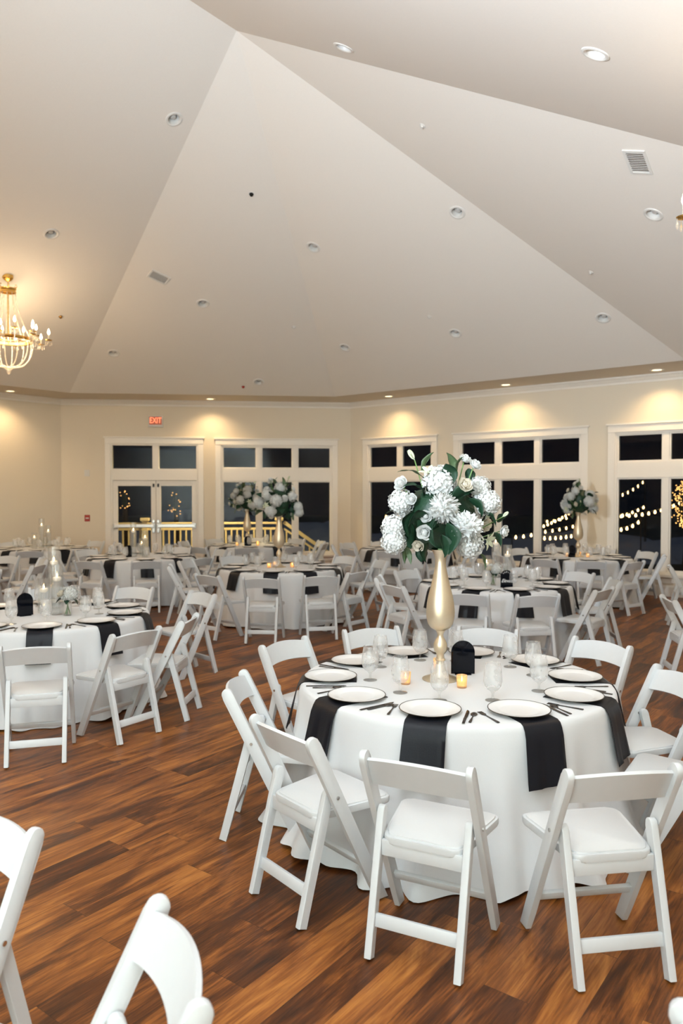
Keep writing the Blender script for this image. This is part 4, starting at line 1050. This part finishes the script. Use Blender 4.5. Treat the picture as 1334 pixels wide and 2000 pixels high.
def row_word(i, n):
    if n == 1: return 'only one'
    if i == 0: return 'leftmost'
    if i == n - 1: return 'rightmost'
    return ORD[i] + ' from left'
TAB = {}
def banquet(key, short, cx, cy, phase, seats=range(10), cutlery=False, ware=True, body=True, tweak=None, chairs=None, cloth=0, rc=1.40):
    tweak = tweak or {}
    C = Vector((cx, cy, 0))
    if body:
        TABLE.put((cx, cy, 0), math.radians(phase), 'round table under its white cloth, ' + short, 'table', 'round banquet tables')
        o, used = CLOTHS[cloth % 3]; c = copy1(o, used); CLOTHS[cloth % 3][1] = True
        c.location = (cx, cy, 0); c.rotation_euler = (0, 0, phase * .7); tag(c, 'white floor-length cloth draped over ' + short, 'tablecloth', 'white tablecloths')
    near, far = [], []
    ang_of = {i: math.radians(phase + 36 * i) for i in range(10)}
    for i in range(10): (near if math.sin(ang_of[i]) < -1e-6 + .0 else far).append(i)
    live = set(seats) if chairs is None else (set(chairs) | set(seats if ware else ()))
    near = [i for i in near if i in live]; far = [i for i in far if i in live]
    key_ = lambda i: math.cos(ang_of[i])
    near.sort(key=key_); far.sort(key=key_)
    def where(i):
        g, nm = (near, 'near side of') if i in near else (far, 'far side of'); return '%s, %s %s' % (row_word(g.index(i), len(g)), nm, short)
    for i in (chairs if chairs is not None else seats):
        a = ang_of[i]; d = Vector((math.cos(a), math.sin(a), 0)); t = tweak.get(i, {})
        r2 = random.Random(hash((key, i)) & 0xffff if False else sum(map(ord, key)) * 31 + i * 7)
        rr = t.get('r', rc + r2.uniform(-.04, .05)); da = math.radians(t.get('a', r2.uniform(-2.5, 2.5))); yaw = math.radians(t.get('yaw', r2.uniform(-5, 5)))
        dd = Vector((math.cos(a + da), math.sin(a + da), 0)); p = C + dd * rr; rz_ = a + da + PI / 2 + yaw
        if 'rt' in t:
            p2 = at_z(*t['rt'], .82); fa = math.radians(t['dir']); ax = Vector((math.sin(fa), -math.cos(fa), 0)); fw = Vector((-ax.y, ax.x, 0))
            p = p2 - ax * .222 + fw * .207; p.z = 0; rz_ = math.atan2(ax.y, ax.x)
        elif 'feet' in t or 'tops' in t:
            (q1, q2), zz, bk = (t['feet'], 0.0, .235) if 'feet' in t else (t['tops'], .82, .207)
            p1 = at_z(*q1, zz)
            if isinstance(q2, tuple): p2 = at_z(*q2, zz)
            else: p2 = p1 + Vector((math.sin(math.radians(q2)), -math.cos(math.radians(q2)), 0)) * .444
            ax = (p2 - p1).normalized(); fw = Vector((-ax.y, ax.x, 0)); p = (p1 + p2) / 2 + fw * bk; p.z = 0; rz_ = math.atan2(ax.y, ax.x)
        CHAIR.put(p, rz_, t.get('label') or 'white folding chair, ' + where(i), 'chair', 'white folding chairs')
    if not ware: return
    for i in seats:
        a = ang_of[i]; d = Vector((math.cos(a), math.sin(a), 0)); rt = Vector((-math.sin(a), math.cos(a), 0)); rz = a + PI / 2; t = tweak.get(i, {})
        r2 = random.Random(sum(map(ord, key)) * 17 + i)
        rp = t.get('rp', .735) + r2.uniform(-.012, .008); wh = where(i)
        j = r2.randrange(4); o = copy1(NAPKINS[j], nap_used[j]); nap_used[j] = True
        o.location = (cx, cy, 0); o.rotation_euler = (0, 0, rz + r2.uniform(-.03, .03)); tag(o, 'black satin napkin, ' + wh, 'napkin', 'black napkins')
        PLATE.put(C + d * rp + Vector((0, 0, ZTAB - .001)), rz, 'white dinner plate, ' + wh, 'plate', 'white dinner plates')
        g = C + d * t.get('gr', .50 + r2.uniform(-.03, .03)) + rt * t.get('gx', r2.uniform(-.02, .08)); g.z = ZTAB
        GOBLET.put(g, r2.uniform(0, 6), 'frosty water goblet, ' + wh, 'glass', 'water goblets')
        if cutlery:
            for nm, off, cat, lab in (('fork', -.195, 'fork', 'dark steel fork, '), ('knife', .188, 'knife', 'dark steel knife, '), ('spoon', .222, 'spoon', 'dark steel spoon, ')):
                p = C + d * (.755 + r2.uniform(-.015, .015)) + rt * (off + r2.uniform(-.006, .006)); o = copy1(CUT[nm], cut_used[nm]); cut_used[nm] = True
                o.location = (p.x, p.y, ZTAB + .0005); o.rotation_euler = (0, 0, rz + r2.uniform(-.05, .05)); tag(o, lab + wh, cat, 'dark steel cutlery')
def on_top(cx, cy, dx, dy): return (cx + dx, cy + dy, ZTAB)
T = {'T1': (.676, 4.50, 0, 'large foreground table'), 'T2': (-2.72, 6.90, 1, 'left candle table'), 'T3': (-.92, 11.3, 15, 'middle flower table'), 'T4': (1.90, 9.30, 27, 'lettered-sign table'),
     'T5': (4.12, 13.15, 16, 'right window flower table'), 'T6': (-1.92, 16.1, 21, 'stair window flower table'), 'T7': (-3.52, 13.2, 2, 'glass door candle table'),
     'T8': (-6.05, 15.2, -4, 'far left candle table'), 'T9': (1.30, 15.1, 1, 'table behind the big bouquet'), 'T10': (-6.1, 11.1, 0, 'cropped left edge table'),
     'T11': (5.62, 8.75, 9, 'cropped right edge table'), 'T12': (-1.78, 1.15, -11, 'unseen lower left table'), 'T13': (1.9, .75, 0, 'unseen lower right table')}
tw1 = {7: dict(feet=((717, 1872), (899, 1925))), 8: dict(feet=((1130, 1936), (1312, 1917))), 6: dict(feet=((494, 1745), (590, 1817))), 5: dict(feet=((463, 1585), (436, 1641))),
       9: dict(r=1.30, a=0, yaw=3), 0: dict(rt=(1285, 1301), dir=192), 1: dict(r=1.22), 2: dict(r=1.2), 3: dict(r=1.2), 4: dict(r=1.16, a=-1)}
banquet('T1', 'the ' + T['T1'][3], *T['T1'][:3], cutlery=True, tweak=tw1, cloth=0)
tw2 = {8: dict(feet=((14, 1501), (124, 1491))), 9: dict(feet=((232, 1457), (313, 1430))), 0: dict(feet=((365, 1410), (391, 1383)))}
tw3 = {7: dict(feet=((482, 1258), (536, 1259))), 8: dict(feet=((606, 1252), (653, 1250))), 9: dict(feet=((689, 1240), (718, 1233))), 6: dict(feet=((382, 1245), (420, 1252)))}
banquet('T2', 'the ' + T['T2'][3], *T['T2'][:3], cutlery=True, tweak=tw2, cloth=1)
banquet('T3', 'the ' + T['T3'][3], *T['T3'][:3], cutlery=True, tweak=tw3, cloth=2)
banquet('T4', 'the ' + T['T4'][3], *T['T4'][:3], cutlery=True, cloth=1, rc=1.27, tweak={7: dict(r=1.32, a=-4, yaw=2), 6: dict(r=1.32, a=4, yaw=4)})
banquet('T5', 'the ' + T['T5'][3], *T['T5'][:3], cloth=2, rc=1.22, tweak={7: dict(r=1.25, a=-7), 8: dict(feet=((1226, 1204), (1260, 1199)))})
banquet('T6', 'the ' + T['T6'][3], *T['T6'][:3], cloth=1)
banquet('T7', 'the ' + T['T7'][3], *T['T7'][:3], cloth=2, rc=1.35)
banquet('T8', 'the ' + T['T8'][3], *T['T8'][:3], cloth=1, rc=1.30)
banquet('T9', 'the ' + T['T9'][3], *T['T9'][:3], cloth=2, rc=1.26)
banquet('T10', 'the ' + T['T10'][3], *T['T10'][:3], cloth=1, seats=[7, 8, 9, 0, 1, 2], chairs=[7, 8, 9, 0, 1, 2])
banquet('T11', 'the ' + T['T11'][3], *T['T11'][:3], ware=False, chairs=[3, 5], cloth=0, body=False, tweak={5: dict(label='white folding chair cut off at the right edge, nearer of the two beside the aisle', tops=((1296, 1165), (1313, 1173))), 3: dict(label='white folding chair cut off at the right edge, farther of the two near the window', tops=((1306, 1104), -20))})
banquet('T12', 'the ' + T['T12'][3], *T['T12'][:3], ware=False, chairs=[1, 2], body=False, tweak={1: dict(label='white folding chair seen side on at the bottom edge, its curved back in front', tops=((400, 1983), (310, 1750))), 2: dict(label='white folding chair cut off at lower left, beyond the side-on bottom edge chair', tops=((70, 1625), 245))})
banquet('T13', 'the ' + T['T13'][3], *T['T13'][:3], ware=False, chairs=[4], body=False, tweak={4: dict(label='white folding chair at the bottom right corner, only a post tip showing', tops=((1330, 1968), -25))})

def tall_flowers(key, dx, dy, rz, short):
    cx, cy = T[key][:2]
    VASE.put(on_top(cx, cy, dx, dy), 0, 'tall gold trumpet vase standing on ' + short, 'vase', 'tall gold vases')
    BOUQUET.put((cx + dx, cy + dy, ZTAB + .775), rz, 'white and green flower arrangement in the gold vase on ' + short, 'flowers', 'tall flower arrangements')
tall_flowers('T1', -.085, -.02, 0, 'the large foreground table'); tall_flowers('T3', -.02, 0, 2.5, 'the middle flower table')
tall_flowers('T5', .02, 0, 4.2, 'the right window flower table'); tall_flowers('T6', -.10, 0, 3.5, 'the stair window flower table')
def votives(key, pts, short):
    cx, cy = T[key][:2]
    for (dx, dy), w_ in zip(pts, ('left of', 'right of', 'behind')):
        VOTIVE.put(on_top(cx, cy, dx, dy), 0, 'glowing amber votive candle %s the gold vase on %s' % (w_, short), 'candle', 'amber votive candles')
def on_tab(u, v): p = at_z(u, v, ZTAB); return p
v1 = [on_tab(792, 1336), on_tab(902, 1343), on_tab(856, 1308)]
votives('T1', [(p.x - T['T1'][0], p.y - T['T1'][1]) for p in v1], 'the large foreground table')
votives('T3', [(-.16, -.10), (.18, -.02), (-.10, .16)], 'the middle flower table')
votives('T5', [(-.14, .10), (.16, -.10), (.10, .18)], 'the right window flower table')
votives('T6', [(-.30, -.12), (.14, -.12), (.10, .2)], 'the stair window flower table')
def candles(key, pts, short, posy=None):
    cx, cy = T[key][:2]
    for kit, (dx, dy), nm in zip(CYLS, pts, ('tallest', 'middle height', 'shortest')):
        kit.put(on_top(cx, cy, dx, dy), 0, '%s of the clear candle cylinders on %s' % (nm, short), 'candle holder', 'floating candle cylinders')
    if posy:
        JAR.put(on_top(cx, cy, *posy), 0, 'small clear jar of green stems on ' + short, 'bud vase', 'small flower jars')
        POSY.put((cx + posy[0], cy + posy[1], ZTAB + .145), 0, 'small white flower posy in the clear jar on ' + short, 'flowers', 'small flower posies')
def rel(key, u, v): p = on_tab(u, v); return (p.x - T[key][0], p.y - T[key][1])
candles('T2', [rel('T2', 106, 1190), rel('T2', 112, 1200), rel('T2', 86, 1196)], 'the left candle table', rel('T2', 132, 1202))
candles('T4', [rel('T4', 968, 1128), rel('T4', 991, 1135), rel('T4', 950, 1133)], 'the lettered-sign table', rel('T4', 963, 1143))
candles('T7', [(-.12, -.05), (.10, -.12), (-.02, .12)], 'the glass door candle table')
candles('T8', [(-.02, .02), (.12, .0), (-.12, -.10)], 'the far left candle table')
candles('T9', [(-.05, .05), (.10, .0), (.0, -.14)], 'the table behind the big bouquet')
candles('T10', [(.1, .05), (.0, -.12), (-.14, .1)], 'the cropped left edge table')
def sign(key, u, v, rz, label, text=None):
    p = on_tab(u, v); table_sign((p.x, p.y, ZTAB), rz, label, text)
sign('T1', 904, 1317, -.02, 'glossy blank black arched sign beside the gold vase on the large foreground table')
sign('T2', 49, 1203, .75, 'black arched sign turned sideways on the left candle table')
sign('T4', 989.5, 1148, .0, 'black arched sign with white lettering on the lettered-sign table', 'Eleven')
p7 = T['T7']; table_sign((p7[0] - .18, p7[1] - .12, ZTAB), 1.1, 'black arched sign turned sideways on the glass door candle table')
p6 = T['T6']; table_sign((p6[0] - .06, p6[1] - .22, ZTAB), .1, 'black arched sign on the stair window flower table')
p5 = T['T5']; table_sign((p5[0] - .12, p5[1] - .10, ZTAB), .3, 'black arched sign left of the vase on the right window flower table')
